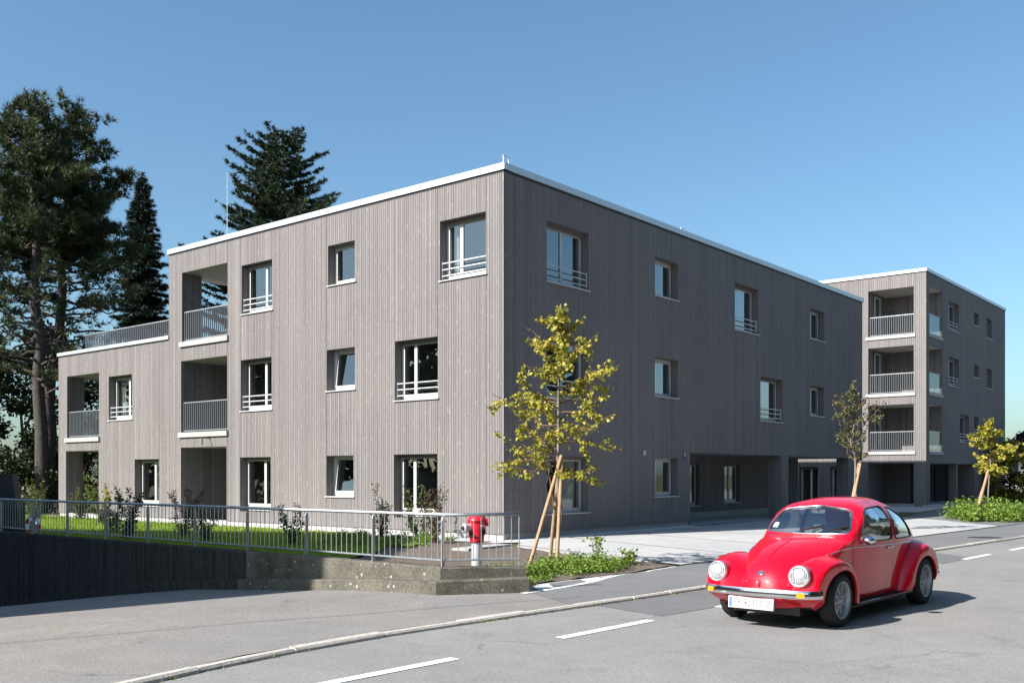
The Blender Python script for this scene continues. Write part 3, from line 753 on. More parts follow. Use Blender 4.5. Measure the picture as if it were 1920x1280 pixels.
# house number sign, small white box, lamp under the balcony, tap on the wall, roof details
mb = MB(); fbox(mb, side, 8.56, 8.76, -.018, -.004, 2.13, 2.33, "sign_blue"); hs = mb.build("house_number_sign", B1)
def text(body, size, mt, parent, matrix, name, extrude=.002, align='CENTER'):
    c = bpy.data.curves.new(name, 'FONT'); c.body = body; c.size = size; c.align_x = align; c.align_y = 'CENTER'; c.extrude = extrude
    o = bpy.data.objects.new("tmp_text", c); COL.objects.link(o)
    dg = bpy.context.evaluated_depsgraph_get(); me = bpy.data.meshes.new_from_object(o.evaluated_get(dg)); me.name = name
    bpy.data.objects.remove(o); me.materials.clear(); me.materials.append(MATS[mt])
    r = bpy.data.objects.new(name, me); COL.objects.link(r); r.parent = parent; r.matrix_local = matrix
    return r
RX = Matrix.Rotation(R(90), 4, 'X')
text("27", .13, "sign_white", hs, Matrix.Translation((8.66, -.022, 2.235)) @ RX, "number")
mb = MB(); fbox(mb, side, 6.27, 6.37, -.05, -.004, 2.19, 2.33, "white_metal"); mb.build("alarm_box", B1, bevel=.006)
mb = MB(); mb.tube([(-.0, 12.22, 2.80), (-.28, 12.22, 2.80)], .02, "dark_panel"); mb.tube([(-.28, 12.22, 2.80), (-.36, 12.10, 2.58)], .022, "dark_panel"); mb.build("wall_lamp", B1)
mb = MB(); mb.tube([(0, 4.30, 1.02), (-.14, 4.30, 1.04)], .025, "steel"); mb.tube([(-.14, 4.30, 1.06), (-.15, 4.28, .78)], .035, "steel"); mb.build("water_tap", B1)
mb = MB()
for s0 in (.28, .48): mb.tube([(s0, .25, 9.08), (s0, .25, 9.43)], .016, "white_metal")
mb.tube([(.26, .25, 9.42), (.5, .25, 9.42)], .016, "white_metal"); mb.build("roof_bracket", B1)
mb = MB()
for s0 in (8.9, 9.15): mb.tube([(s0, .25, 9.08), (s0, .25, 9.32)], .016, "white_metal")
mb.tube([(8.88, .25, 9.31), (9.17, .25, 9.31)], .016, "white_metal"); mb.build("roof_bracket", B1)
mb = MB(); mb.tube([(.9, 12.6, 9.0), (.9, 12.6, 11.55)], [.014, .008], "white_metal", 6); mb.build("lightning_rod", B1)
finish_boards(B1, ["front", "side", "west", "east", "passage"])

# ------------------------------------------------------------ second apartment building
H2 = -.2
bx, by = W(32.5, 0)
B2 = tag(empty("apartment_building", (bx, by, H2), TH), "four storey grey timber apartment block beyond the car with three loggias stacked at its corner", "apartment building", "grey timber apartment buildings")
Z2 = 11.89; LV = [2.92 * k for k in range(4)]
f2 = front; s2 = side
lg = [(.6, 2.86, 2.98 + 2.92 * k, 5.36 + 2.92 * k) for k in range(3)]
ops = [l + (0,) for l in lg] + [(.6, 2.86, -.3, 2.42, 0), (4.06, 4.85, .1, 2.25, .3), (5.5, 6.55, .1, 2.25, .3)]
facade(B2, "front2", f2, 0, 16, .1, Z2, ops, (3.05, 5.98, 8.9), .08, .12)
lr = [(.5, 2.56, 2.98 + 2.92 * k, 5.36 + 2.92 * k) for k in range(3)]
w2 = [(3.77, 5.65, 9.42, 10.92, .35, True), (3.77, 5.65, 6.50, 8.0, .35, True), (5.8, 7.6, 3.58, 5.08, .35, True),
      (8.6, 9.55, 10.2, 10.92, None, False), (8.6, 9.55, 7.28, 8.0, None, False), (8.6, 9.55, 4.36, 5.08, None, False),
      (11.1, 12.4, 9.76, 10.92, None, False), (11.1, 12.4, 6.84, 8.0, None, False), (11.1, 12.4, 3.92, 5.08, None, False)]
ops = [l + (0,) for l in lr] + [o[:4] + (.3,) for o in w2] + [(.6, 8.7, -.3, 2.42, 0)]
facade(B2, "side2", s2, .03, 15.5, .1, Z2, ops, (3.05, 5.98, 8.9), .08, .12)
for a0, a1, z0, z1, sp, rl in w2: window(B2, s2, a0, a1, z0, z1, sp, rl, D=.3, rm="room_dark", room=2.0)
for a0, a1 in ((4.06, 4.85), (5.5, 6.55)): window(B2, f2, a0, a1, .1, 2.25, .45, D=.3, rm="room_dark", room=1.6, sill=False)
for k in range(3):
    z0 = 2.98 + 2.92 * k; z1 = 5.36 + 2.92 * k
    mb = MB(); D2 = 2.86; A2 = 2.56
    mb.quad((.027, .027, z0), (A2, .027, z0), (A2, D2, z0), (.027, D2, z0), "plinth"); mb.quad((.027, .027, z1), (A2, .027, z1), (A2, D2, z1), (.027, D2, z1), "ceiling")
    def wallb(p, q):
        L_ = math.hypot(q[0] - p[0], q[1] - p[1]); n = int(L_ / .1)
        for i in range(n):
            a = i / n + .03 / n; b = (i + 1) / n - .03 / n
            mb.quad((p[0] + (q[0] - p[0]) * a, p[1] + (q[1] - p[1]) * a, z0), (p[0] + (q[0] - p[0]) * b, p[1] + (q[1] - p[1]) * b, z0), (p[0] + (q[0] - p[0]) * b, p[1] + (q[1] - p[1]) * b, z1), (p[0] + (q[0] - p[0]) * a, p[1] + (q[1] - p[1]) * a, z1), "cladding", min(1, max(0, random.gauss(.4, .2))))
        nx = (-(q[1] - p[1]) / L_ * .02, (q[0] - p[0]) / L_ * .02)
        mb.quad((p[0] + nx[0], p[1] + nx[1], z0), (q[0] + nx[0], q[1] + nx[1], z0), (q[0] + nx[0], q[1] + nx[1], z1), (p[0] + nx[0], p[1] + nx[1], z1), "backing")
    wallb((A2, D2), (A2, .03)); wallb((.03, D2), (A2, D2))
    # pier at the corner: inner faces
    for p, q in (((.5, .03), (.5, .6)), ((.5, .6), (.03, .6))):
        mb.quad((*p, z0), (*q, z0), (*q, z1), (*p, z1), "cladding", .5)
    lo = mb.build("loggia", B2)
    slab(lo, f2, .52, 2.98, -.06, .12, z0 - .13, z0 + .03, "balcony_edge", "concrete_slab"); slab(lo, s2, .42, 2.64, -.06, .12, z0 - .13, z0 + .03, "balcony_edge", "concrete_slab")
    railing(B2, f2, .61, 2.78, .06, z0 + .03, z0 + 1.03, "balcony_railing"); railing(B2, s2, .51, 2.54, .06, z0 + .03, z0 + 1.05, "glass_balustrade", glass=True)
    mb = MB(); fbox(mb, lambda a, d, z: (a, D2 - .02 - d, z), .8, .87, 0, .05, z0, z1 - .15, "frame_white"); fbox(mb, lambda a, d, z: (a, D2 - .02 - d, z), 1.55, 1.62, 0, .05, z0, z1 - .15, "frame_white")
    fbox(mb, lambda a, d, z: (a, D2 - .02 - d, z), .87, 1.55, 0, .05, z1 - .22, z1 - .15, "frame_white"); dr = mb.build("balcony_door", B2)
    mb = MB(); mb.quad((.87, D2 - .04, z0), (1.55, D2 - .04, z0), (1.55, D2 - .04, z1 - .22), (.87, D2 - .04, z1 - .22), "glass"); mb.build("pane", dr)
# ground floor recesses
mb = MB()
mb.quad((.027, .027, 2.42), (8.7, .027, 2.42), (8.7, 3, 2.42), (.027, 3, 2.42), "ceiling")
mb.quad((2.56, 2.86, -.3), (2.56, .6, -.3), (2.56, .6, 2.42), (2.56, 2.86, 2.42), "reveal"); mb.quad((.03, 2.86, -.3), (2.56, 2.86, -.3), (2.56, 2.86, 2.42), (.03, 2.86, 2.42), "reveal")
mb.quad((8.7, .03, -.3), (8.7, 2, -.3), (8.7, 2, 2.42), (8.7, .03, 2.42), "reveal")
for p, q in (((.6, .03), (.6, .6)), ((.6, .6), (.03, .6))): mb.quad((*p, -.3), (*q, -.3), (*q, 2.42), (*p, 2.42), "reveal")
mb.build("ground_floor_recess", B2)
mb = MB(); gl = MB()
for a0, a1 in ((2.56, 4.4), (4.5, 6.6), (6.7, 8.7)):
    fbox(mb, s2, a0, a0 + .08, 1.45, 1.55, .1, 2.42, "dark_panel"); fbox(mb, s2, a1 - .08, a1, 1.45, 1.55, .1, 2.42, "dark_panel"); fbox(mb, s2, a0 + .08, a1 - .08, 1.45, 1.55, 2.3, 2.42, "dark_panel")
    gl.quad(s2(a0 + .08, 1.5, .1), s2(a1 - .08, 1.5, .1), s2(a1 - .08, 1.5, 2.3), s2(a0 + .08, 1.5, 2.3), "glass")
ef = mb.build("entrance_front", B2); gl.build("pane", ef)
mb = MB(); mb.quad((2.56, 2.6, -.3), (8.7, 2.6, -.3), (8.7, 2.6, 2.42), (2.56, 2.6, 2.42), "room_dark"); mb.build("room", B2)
mb = MB(); mb.box(5.2, 5.5, .03, .4, -.3, 2.42, "reveal"); mb.build("pillar", B2)
mb = MB(); mb.box(.08, .55, .08, .55, -.1, .1, "plinth"); mb.box(8.75, 15.45, .05, .3, -.1, .096, "plinth"); mb.box(-.6, 9, -.9, .03, -.1, .34, "plinth"); mb.box(.03, 9, .03, 3, -.1, .335, "plinth"); mb.build("plinth", B2)
mb = MB(); mb.box(.03, 15.47, .03, 15.97, Z2 - .2, Z2 + .02, "plinth"); mb.build("roof", B2)
flashing(B2, [(0, 0), (15.5, 0), (15.5, 16), (0, 16)], Z2, Z2 + .15)
mb = MB(); mb.quad((15.49, 0, -.2), (15.49, 16, -.2), (15.49, 16, Z2), (15.49, 0, Z2), "reveal"); mb.quad((0, 15.99, -.2), (15.49, 15.99, -.2), (15.49, 15.99, Z2), (0, 15.99, Z2), "reveal"); mb.build("rear_wall", B2)
finish_boards(B2, ["front2", "side2"], 0)

# ------------------------------------------------------------ retaining wall
NU = Vector((U.x, U.y))
wall = tag(empty("retaining_wall", (P0.x, P0.y, 0)), "low weathered concrete wall with a lower ledge under the grey railing, running down into deep shade", "wall")
def wl_pt(t, n): return (Vv.x * t + NU.x * n, Vv.y * t + NU.y * n)     # relative to P0
# upper wall, along the drive then the short return
def strip(mb, rows, m):
    n = len(rows[0]); vs = sum(rows, []); fs = []
    for i in range(len(rows) - 1):
        for j in range(n - 1): fs.append((i * n + j, (i + 1) * n + j, (i + 1) * n + j + 1, i * n + j + 1))
    fs.append(tuple(range(n))); fs.append(tuple(range(len(rows) * n - 1, (len(rows) - 1) * n - 1, -1)))
    mb.add(vs, fs, m)
eE = PE - P0; en = Vector((-eE.y, eE.x)).normalized()
if en.y < 0: en = -en
def section(px, py, nx, ny, zb, zt, zl, lw=.17, th=.22):
    P = lambda k, z: (px + nx * k, py + ny * k, z)
    return [P(0, zb), P(.005, zl - .012), P(.02, zl), P(lw, zl + .004), P(lw + .004, zt - .015), P(lw + .018, zt), P(lw + th, zt), P(lw + th, zb)]
rows = []
for t in np.linspace(26, 0.0, 66):
    x, y = wl_pt(t, 0); zg = rampz(P0.x + x, P0.y + y)
    rows.append(section(x, y, NU.x, NU.y, zg - .4, .385 + random.uniform(-.004, .004), zg + .16 + random.uniform(-.005, .005)))
rows = [r for r in rows]
# corner and return
cn = (NU + en).normalized(); k = 1 / cn.dot(NU)
rows[-1] = section(0, 0, cn.x * k, cn.y * k, -.3, .385, .215)
for q in np.linspace(.1, 1, 8):
    rows.append(section(eE.x * q, eE.y * q, en.x, en.y, -.3, .385 - .02 * q + random.uniform(-.003, .003), .215 + .02 * q))
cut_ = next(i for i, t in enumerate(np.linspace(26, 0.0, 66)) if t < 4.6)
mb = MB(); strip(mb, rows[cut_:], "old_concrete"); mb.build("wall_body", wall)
mb = MB(); strip(mb, [[(p[0], p[1], p[2]) for p in r] for r in rows[:cut_]] + [[(q[0] - Vv.x * -.012, q[1] + Vv.y * .012, q[2]) for q in rows[cut_]]], "shade_darkened_board_concrete"); mb.build("wall_body", wall)  # ramp end of the wall takes the concrete with shade in its colour

# ------------------------------------------------------------ fence on the wall
fence = tag(empty("railing_fence", (P0.x, P0.y, 0)), "grey galvanised bar railing with round top rail standing on the low concrete wall", "fence")
RT0 = .27
def fpt(t): x, y = wl_pt(t, RT0); return Vector((x, y, 0))
c0 = Vector((cn.x * k * RT0, cn.y * k * RT0, 0)); c1 = Vector((eE.x + en.x * RT0, eE.y + en.y * RT0, 0)); c1 = c0 + (c1 - c0) * .93
run = [(fpt(24.0), c0 + Vector((0, 0, 0))), (c0, c1)]
mb = MB(); mb.tube([fpt(24) + Vector((0, 0, 1.085)), c0 + Vector((0, 0, 1.085)), c1 + Vector((0, 0, 1.085))], .024, "galvanised", 10); mb.build("top_rail", fence, smooth=True)
mb = MB()
z = Vector((0, 0, .47)); mb.tube([fpt(24) + z, c0 + z, c1 + z], .014, "galvanised", 6); mb.build("bottom_rail", fence)
bar_me = None; post_me = None
def put(me_name, me, p, rz):
    o = bpy.data.objects.new(me_name, me); COL.objects.link(o); o.parent = fence; o.location = p; o.rotation_euler = (0, 0, rz); return o
mb = MB(); mb.tube([(0, 0, .47), (0, 0, 1.07)], .0062, "galvanised", 6); o = mb.build("bar", fence); bar_me = o.data; bpy.data.objects.remove(o)
mb = MB(); mb.box(-.028, .028, -.008, .008, .375, 1.0, "galvanised"); mb.hexa([(-.028, -.008, 1.0), (.028, -.008, 1.0), (.028, .008, 1.0), (-.028, .008, 1.0), (-.006, -.008, 1.065), (.006, -.008, 1.065), (.006, .008, 1.065), (-.006, .008, 1.065)], "galvanised"); mb.box(-.05, .05, -.05, .05, .372, .384, "galvanised"); o = mb.build("post", fence); post_me = o.data; bpy.data.objects.remove(o)
ang = math.atan2(U.y, U.x)
for i in range(16):
    p = fpt(1.5 * i) if i else c0
    put("post", post_me, p, ang)
    for j in range(1, 13):
        t = 1.5 * i + 1.5 * j / 13
        if t < 24: put("bar", bar_me, fpt(t), 0)
for j in range(1, 11):
    p = c0.lerp(c1, j / 10.0)
    put("bar", bar_me, p, 0)
mb = MB(); mb.tube([c1 + Vector((0, 0, .37)), c1 + Vector((0, 0, 1.08))], .009, "galvanised", 6); mb.build("end_post", fence)

# ------------------------------------------------------------ hydrant
hy = tag(empty("hydrant", (-.515, 14.55, .07)), "red topped hydrant on a silver pipe standing behind the railing corner", "hydrant"); hy.scale = (.95, .95, 1)
mb = MB(); mb.lathe([(.085, -.1), (.085, .58), (.078, .60)], "steel", 28); mb.build("pipe", hy, smooth=False)
mb = MB(); mb.lathe([(.0, .565), (.105, .565), (.112, .60), (.118, .66), (.132, .74), (.142, .83), (.142, .87), (.150, .872), (.150, .90), (.132, .91), (.128, .945), (.10, .955), (.0, .956)], "hydrant_red", 32); mb.build("hood", hy, smooth=True)
mb = MB(); mb.lathe([(.0, .0), (.05, .0), (.05, .05), (.062, .055), (.062, .085), (.05, .095), (.0, .097)], "hydrant_red", 16, 'X', (.10, 0, .86)); mb.build("side_outlet", hy, smooth=False)
nz = MB(); nz.lathe([(.0, .0), (.058, .0), (.058, .06), (.068, .062), (.068, .10), (.055, .115), (.0, .118)], "steel", 20, 'Y', (0, 0, 0)); nzo = nz.build("outlet_cap", hy); nzo.location = (-.115, -.075, .78); nzo.rotation_euler = (0, 0, R(-50) + R(180))
mb = MB(); mb.lathe([(.0, .0), (.03, .0), (.032, .02), (0, .022)], "rubber", 14, 'Y', (0, .115, 0)); q = mb.build("cap_nut", nzo)
mb = MB(); mb.tube([(-.1, -.085, .72), (-.06, -.13, .66), (.0, -.135, .66)], .012, "rubber", 6); mb.build("chain", hy)
mb = MB(); mb.lathe([(.0, .0), (.045, .0), (.045, .02), (.0, .022)], "black_trim", 16, 'Y', (0, 0, 0)); q = mb.build("side_plate", hy); q.location = (.095, -.10, .72); q.rotation_euler = (0, 0, R(40) + R(180))
mb = MB(); mb.box(-.035, .035, -.006, 0, -.012, .012, "sign_white"); q = mb.build("label_plate", hy); q.location = (.09, -.112, .81); q.rotation_euler = (0, 0, R(38))

# ------------------------------------------------------------ foliage makers
def unit(n): v = rng.normal(size=(n, 3)); return v / np.linalg.norm(v, axis=1)[:, None]
def leaf_mesh(name, P, size, m, parent=None, up=0.25, elong=1.5, tint=None, droop=0.0, fold=.18):
    """folded rhombic leaves at points P"""
    n = len(P); d = unit(n); d[:, 2] = d[:, 2] * .6 - droop; d /= np.linalg.norm(d, axis=1)[:, None]
    nn = unit(n); nn[:, 2] += up; b = np.cross(d, nn); b /= np.linalg.norm(b, axis=1)[:, None] + 1e-9; nn = np.cross(b, d)
    s = size * rng.uniform(.6, 1.25, n)[:, None]
    V = np.empty((n, 4, 3)); V[:, 0] = P; V[:, 1] = P + d * s * .5 + b * s * .5 / elong * 1.1 + nn * s * fold; V[:, 2] = P + d * s; V[:, 3] = P + d * s * .5 - b * s * .5 / elong * 1.1 + nn * s * fold
    F = np.concatenate([np.arange(n)[:, None] * 4 + np.array([[0, 1, 2]]), np.arange(n)[:, None] * 4 + np.array([[0, 2, 3]])])
    if tint is None: tint = np.clip(rng.normal(.45, .25, n), 0, 1)
    return fast(name, V.reshape(-1, 3), F, m, parent, np.concatenate([tint, tint]))
def needle_mesh(name, P, D, length, m, parent, k=10, spread=.8, width=.012, tint=None, flat=0.0):
    n = len(P); P = np.repeat(P, k, 0); D = np.repeat(D, k, 0); N_ = n * k
    r = unit(N_); 
    if flat: r[:, 2] *= (1 - flat)
    d = D + r * spread; d /= np.linalg.norm(d, axis=1)[:, None]
    b = np.cross(d, unit(N_)); b /= np.linalg.norm(b, axis=1)[:, None] + 1e-9
    l = length * rng.uniform(.6, 1.2, N_)[:, None]; w_ = width * rng.uniform(.7, 1.3, N_)[:, None]
    V = np.empty((N_, 3, 3)); V[:, 0] = P - b * w_; V[:, 1] = P + b * w_; V[:, 2] = P + d * l
    if tint is None: tint = np.clip(rng.normal(.45, .22, n), 0, 1)
    F = np.arange(N_ * 3).reshape(-1, 3)
    return fast(name, V.reshape(-1, 3), F, m, parent, np.repeat(tint, k))
def bend(a, b, n=5, wob=.06, sag=0.0):
    a, b = Vector(a), Vector(b); L_ = (b - a).length; out = []
    for i in range(n + 1):
        q = i / n; p = a.lerp(b, q) + Vector((random.gauss(0, 1), random.gauss(0, 1), random.gauss(0, 1))) * wob * L_ * math.sin(math.pi * q) * .5
        p.z += sag * L_ * math.sin(math.pi * q); out.append(p)
    return out

# ------------------------------------------------------------ young street trees and their stakes
LEAFME = {}
def leaf_data(m, size):
    k = (m, size)
    if k in LEAFME: return LEAFME[k]
    out = []
    for v_ in range(4):
        mb = MB(); s = size; f = .16 + .1 * v_
        pts = [(0, 0, 0), (.28 * s, .42 * s, f * s * .5), (.1 * s, .5 * s, f * s), (.62 * s, .36 * s, f * s * .7), (1.05 * s, 0, -.05 * s * v_), (.62 * s, -.36 * s, f * s * .7), (.1 * s, -.5 * s, f * s), (.28 * s, -.42 * s, f * s * .5)]
        pts = [(0, 0, 0), (.05 * s, .42 * s, f * s), (.45 * s, .46 * s, f * s), (1.0 * s, 0, -.04 * s), (.45 * s, -.46 * s, f * s), (.05 * s, -.42 * s, f * s), (.5 * s, 0, 0)]
        mb.add(pts, [(0, 1, 2, 6), (6, 2, 3), (0, 6, 4, 5), (6, 3, 4)], m, (.2, .42, .6, .85)[v_])
        o = mb.build("leaf"); out.append(o.data); bpy.data.objects.remove(o)
    LEAFME[k] = out; return out
def young_tree(loc, h, trunk_h, spread, nleaf, leafm, lsize, label, lean=(0, 0), seed=1, bark="bark_grey", nbr=26, individual=0, sparse=1.0, low=0.0, tr=.035):
    random.seed(seed); global rng; rng = np.random.default_rng(seed)
    root = tag(empty("young_tree", loc), label, "tree", "young staked street trees")
    top = Vector((lean[0], lean[1], h)); mb = MB()
    tp = bend((0, 0, -.05), top, 10, .025); rad = [tr * (1 - .85 * i / 10) + .003 for i in range(11)]
    mb.tube(tp, rad, bark, 8); mb.build("trunk", root, smooth=True)
    def tpos(z):
        q = (z + .05) / (h + .05) * 10; i = min(9, int(q)); return tp[i].lerp(tp[i + 1], q - i)
    bm_ = MB(); P = []
    for b in range(nbr):
        q = (b + random.random()) / nbr; z = trunk_h + (h - trunk_h) * q * .97
        a = random.uniform(0, 2 * math.pi) if b % 2 else b * 2.4
        prof = math.sin(math.pi * min(1, .18 + q * .86)) ** .8 * (1 - .45 * q)
        L_ = spread * prof * random.uniform(.65, 1.15)
        base = tpos(z); up_ = random.uniform(.15, .55) + .5 * q - low * (1 - q)
        tip = base + Vector((math.cos(a) * L_, math.sin(a) * L_, L_ * up_))
        pts = bend(base, tip, 5, .10, -.05); bm_.tube(pts, [.012 * (1 - .8 * i / 5) + .002 for i in range(6)], "bark_twig", 5)
        m_ = int(nleaf / nbr * (L_ / spread + .25) * 1.3)
        tw = [(pts, .25)]
        for s_ in range(3):
            i = random.randint(2, 4); e = pts[i] + Vector((random.gauss(0, 1), random.gauss(0, 1), random.gauss(.1, .6))).normalized() * L_ * random.uniform(.25, .45)
            tp2 = bend(pts[i], e, 3, .1); bm_.tube(tp2, [.005, .004, .003, .002], "bark_twig", 4); tw.append((tp2, .1))
        for _ in range(m_):
            pp, st = random.choice(tw); q2 = random.uniform(st, 1) * (len(pp) - 1); i = min(len(pp) - 2, int(q2)); p = pp[i].lerp(pp[i + 1], q2 - i)
            P.append(p + Vector((random.gauss(0, .022), random.gauss(0, .022), random.gauss(-.02, .022))))
    for _ in range(nleaf // 14):
        p = tpos(h * random.uniform(.72, 1.0)); P.append(p + Vector((random.gauss(0, .06), random.gauss(0, .06), 0)))
    bm_.build("branches", root)["kind"] = "stuff"
    P = np.array([tuple(p) for p in P]); 
    order = np.argsort(P[:, 0] * loc[0] * .0 + (P[:, 1]))      # nearest to the street first
    if individual:
        L4 = leaf_data(leafm, lsize)
        for i in order[:individual]:
            o = bpy.data.objects.new("leaf", random.choice(L4)); COL.objects.link(o); o.parent = root
            o.location = P[i]; o.rotation_euler = (random.gauss(.0, .9), random.gauss(.75, .5), random.uniform(0, 6.28)); s = random.uniform(.75, 1.25); o.scale = (s, s, s)
        P = P[order[individual:]]
    fo = leaf_mesh("foliage", P, lsize * 1.1, leafm, root, up=.5, elong=1.15, droop=.5); stuff(fo)
    return root
def stakes(pairs, label_list, r=.032):
    for (a, b), lb in zip(pairs, label_list):
        a, b = Vector(a), Vector(b); o = empty("tree_stake", a); tag(o, lb, "tree stake", "wooden stakes tied to the young trees")
        mb = MB(); d = b - a; mb.tube([(0, 0, -.1) if False else -d.normalized() * .12, (0, 0, 0), d * .5, d], [r, r, r * .98, r * .95], "stake_wood", 10); mb.build("pole", o, smooth=False)
        mb = MB(); mb.tube([d * .93 + Vector((-.05, 0, 0)), d * .95 + Vector((.05, .02, 0)), d * .96 + Vector((.03, .06, .01)), d * .94 + Vector((-.05, .04, 0))], .012, "tie", 5); mb.build("rope_tie", o)
T1 = (0.80, 16.9, .07)
young_tree(T1, 4.46, 1.62, 1.45, 3700, "leaf_lime", .064, "young yellow green tree nearest the fence, in front of the dark street face", lean=(.03, 0), seed=5, nbr=52, individual=300, low=.4)
stakes([((.27, 16.45, .05), (.84, 16.84, 1.95)), ((.66, 17.5, .05), (.82, 16.98, 1.93)), ((.74, 16.5, .05), (.85, 16.86, 1.9))],
       ["long pale stake leaning left of the nearest young tree", "upright stake set behind the nearest young tree trunk", "short stake close in front of the nearest young tree trunk"])
T2 = (9.62, 27.7, .06)
young_tree(T2, 4.2, 1.75, .92, 1500, "leaf_grey", .062, "slim young tree with sparse grey green leaves rising behind the red car", lean=(-.1, 0), seed=8, nbr=26, low=-.9)
stakes([((9.15, 27.1, .05), (9.72, 27.65, 2.0)), ((9.42, 27.95, .05), (9.70, 27.75, 1.95))],
       ["pale stake leaning behind the car roof at the slim tree", "darker stake just behind the car roof at the slim tree trunk"], .036)
T3 = (18.2, 37.9, .05)
young_tree(T3, 3.75, 1.5, 1.25, 1300, "leaf_lime", .13, "young yellow green tree rooted in the green plant clump by the far building", lean=(.05, 0), seed=12, nbr=26, low=.2)
stakes([((16.15, 34.6, .05), (18.1, 37.7, 1.85)), ((17.0, 36.6, .05), (18.15, 37.8, 1.7))],
       ["longest stake leaning out over the green plant clump", "shorter stake hidden low in the green plant clump"], .05)

# ------------------------------------------------------------ conifers
def pine(loc, h, crown0, rad, label, seed, lean=(0, 0), ntuft=5200, m="needle_pine", trunk_r=.28, skew=(0, 0)):
    random.seed(seed); global rng; rng = np.random.default_rng(seed)
    root = tag(empty("pine_tree", loc), label, "tree", "tall dark pines at the left")
    mb = MB(); tp = bend((0, 0, -.2), (lean[0], lean[1], h * .96), 14, .010)
    mb.tube(tp, [trunk_r * (1 - .82 * i / 14) + .02 for i in range(15)], "bark_pine", 10); mb.build("trunk", root, smooth=True)
    def tpos(z): q = max(0, min(13.99, (z + .2) / (h * .96 + .2) * 14)); i = int(q); return tp[i].lerp(tp[i + 1], q - i)
    br = MB(); P = []; D = []
    nb = 84
    for b in range(nb):
        q = (b + random.random()) / nb; z = crown0 + (h * .97 - crown0) * q
        a = b * 2.399 + random.gauss(0, .4)
        prof = (0.55 + .65 * math.sin(math.pi * min(1, q * 1.0 + .12))) * (1 - .65 * max(0, (q - .72) / .28))
        L_ = rad * prof * random.uniform(.5, 1.12)
        L_ *= 1 + (skew[0] * math.cos(a) + skew[1] * math.sin(a))
        base = tpos(z); rise = random.uniform(-.12, .28) + .35 * q
        tip = base + Vector((math.cos(a) * L_, math.sin(a) * L_, L_ * rise))
        pts = bend(base, tip, 6, .10, -.08)
        br.tube(pts, [.055 * (1 - .8 * i / 6) * (1.1 - .5 * q) + .008 for i in range(7)], "bark_pine", 5)
        dens = (0.22 if q < .30 else (.5 if q < .45 else 1.15)); few = q < .42
        ns = max(3, int(L_ * 7.0 * dens))
        for s_ in range(ns):
            i = random.uniform(1.6 if q < .5 else .8, 6); k_ = min(5, int(i)); o = pts[k_].lerp(pts[k_ + 1], i - k_)
            d_ = (tip - base).normalized() + Vector((random.gauss(0, .8), random.gauss(0, .8), random.uniform(.0, .75)))
            e = o + d_.normalized() * random.uniform(.35, 1.0)
            if random.random() < .5: br.tube([o, o.lerp(e, .5) + Vector((0, 0, -.05)), e], [.012, .009, .006], "bark_pine", 3, cap=False)
            dv = (e - o).normalized()
            for t_ in range((random.randint(4, 7) if few else random.randint(8, 12))):
                p = o.lerp(e, random.uniform(.35, 1.05)) + Vector((random.gauss(0, .09), random.gauss(0, .09), random.gauss(0, .07)))
                P.append(p); D.append(dv * .5 + Vector((0, 0, .45)))
    br.build("branches", root)["kind"] = "stuff"
    P = np.array([tuple(p) for p in P]); D = np.array([tuple(p) for p in D])
    t = np.clip(rng.normal(.42, .22, len(P)), 0, 1)
    stuff(needle_mesh("needles", P, D, .30, m, root, k=12, spread=.9, width=.017, tint=t))
    return root
pine((-19.8, 42.0, -.2), 18.0, 5.6, 3.4, "left trunk of the two tall pines, crown reaching the picture edge", 21, lean=(-.6, 0), skew=(-.12, .0), trunk_r=.30)
pine((-20.9, 44.4, -.2), 18.6, 5.2, 2.9, "right one of the two tall pines, spreading towards the narrow spruce", 22, lean=(1.2, 0), skew=(.14, 0), trunk_r=.31)
pine((-25.6, 44.0, -.2), 17.8, 5.0, 3.4, "third dark pine half outside the left picture edge behind the trunks", 23, lean=(-.6, 0), trunk_r=.28)
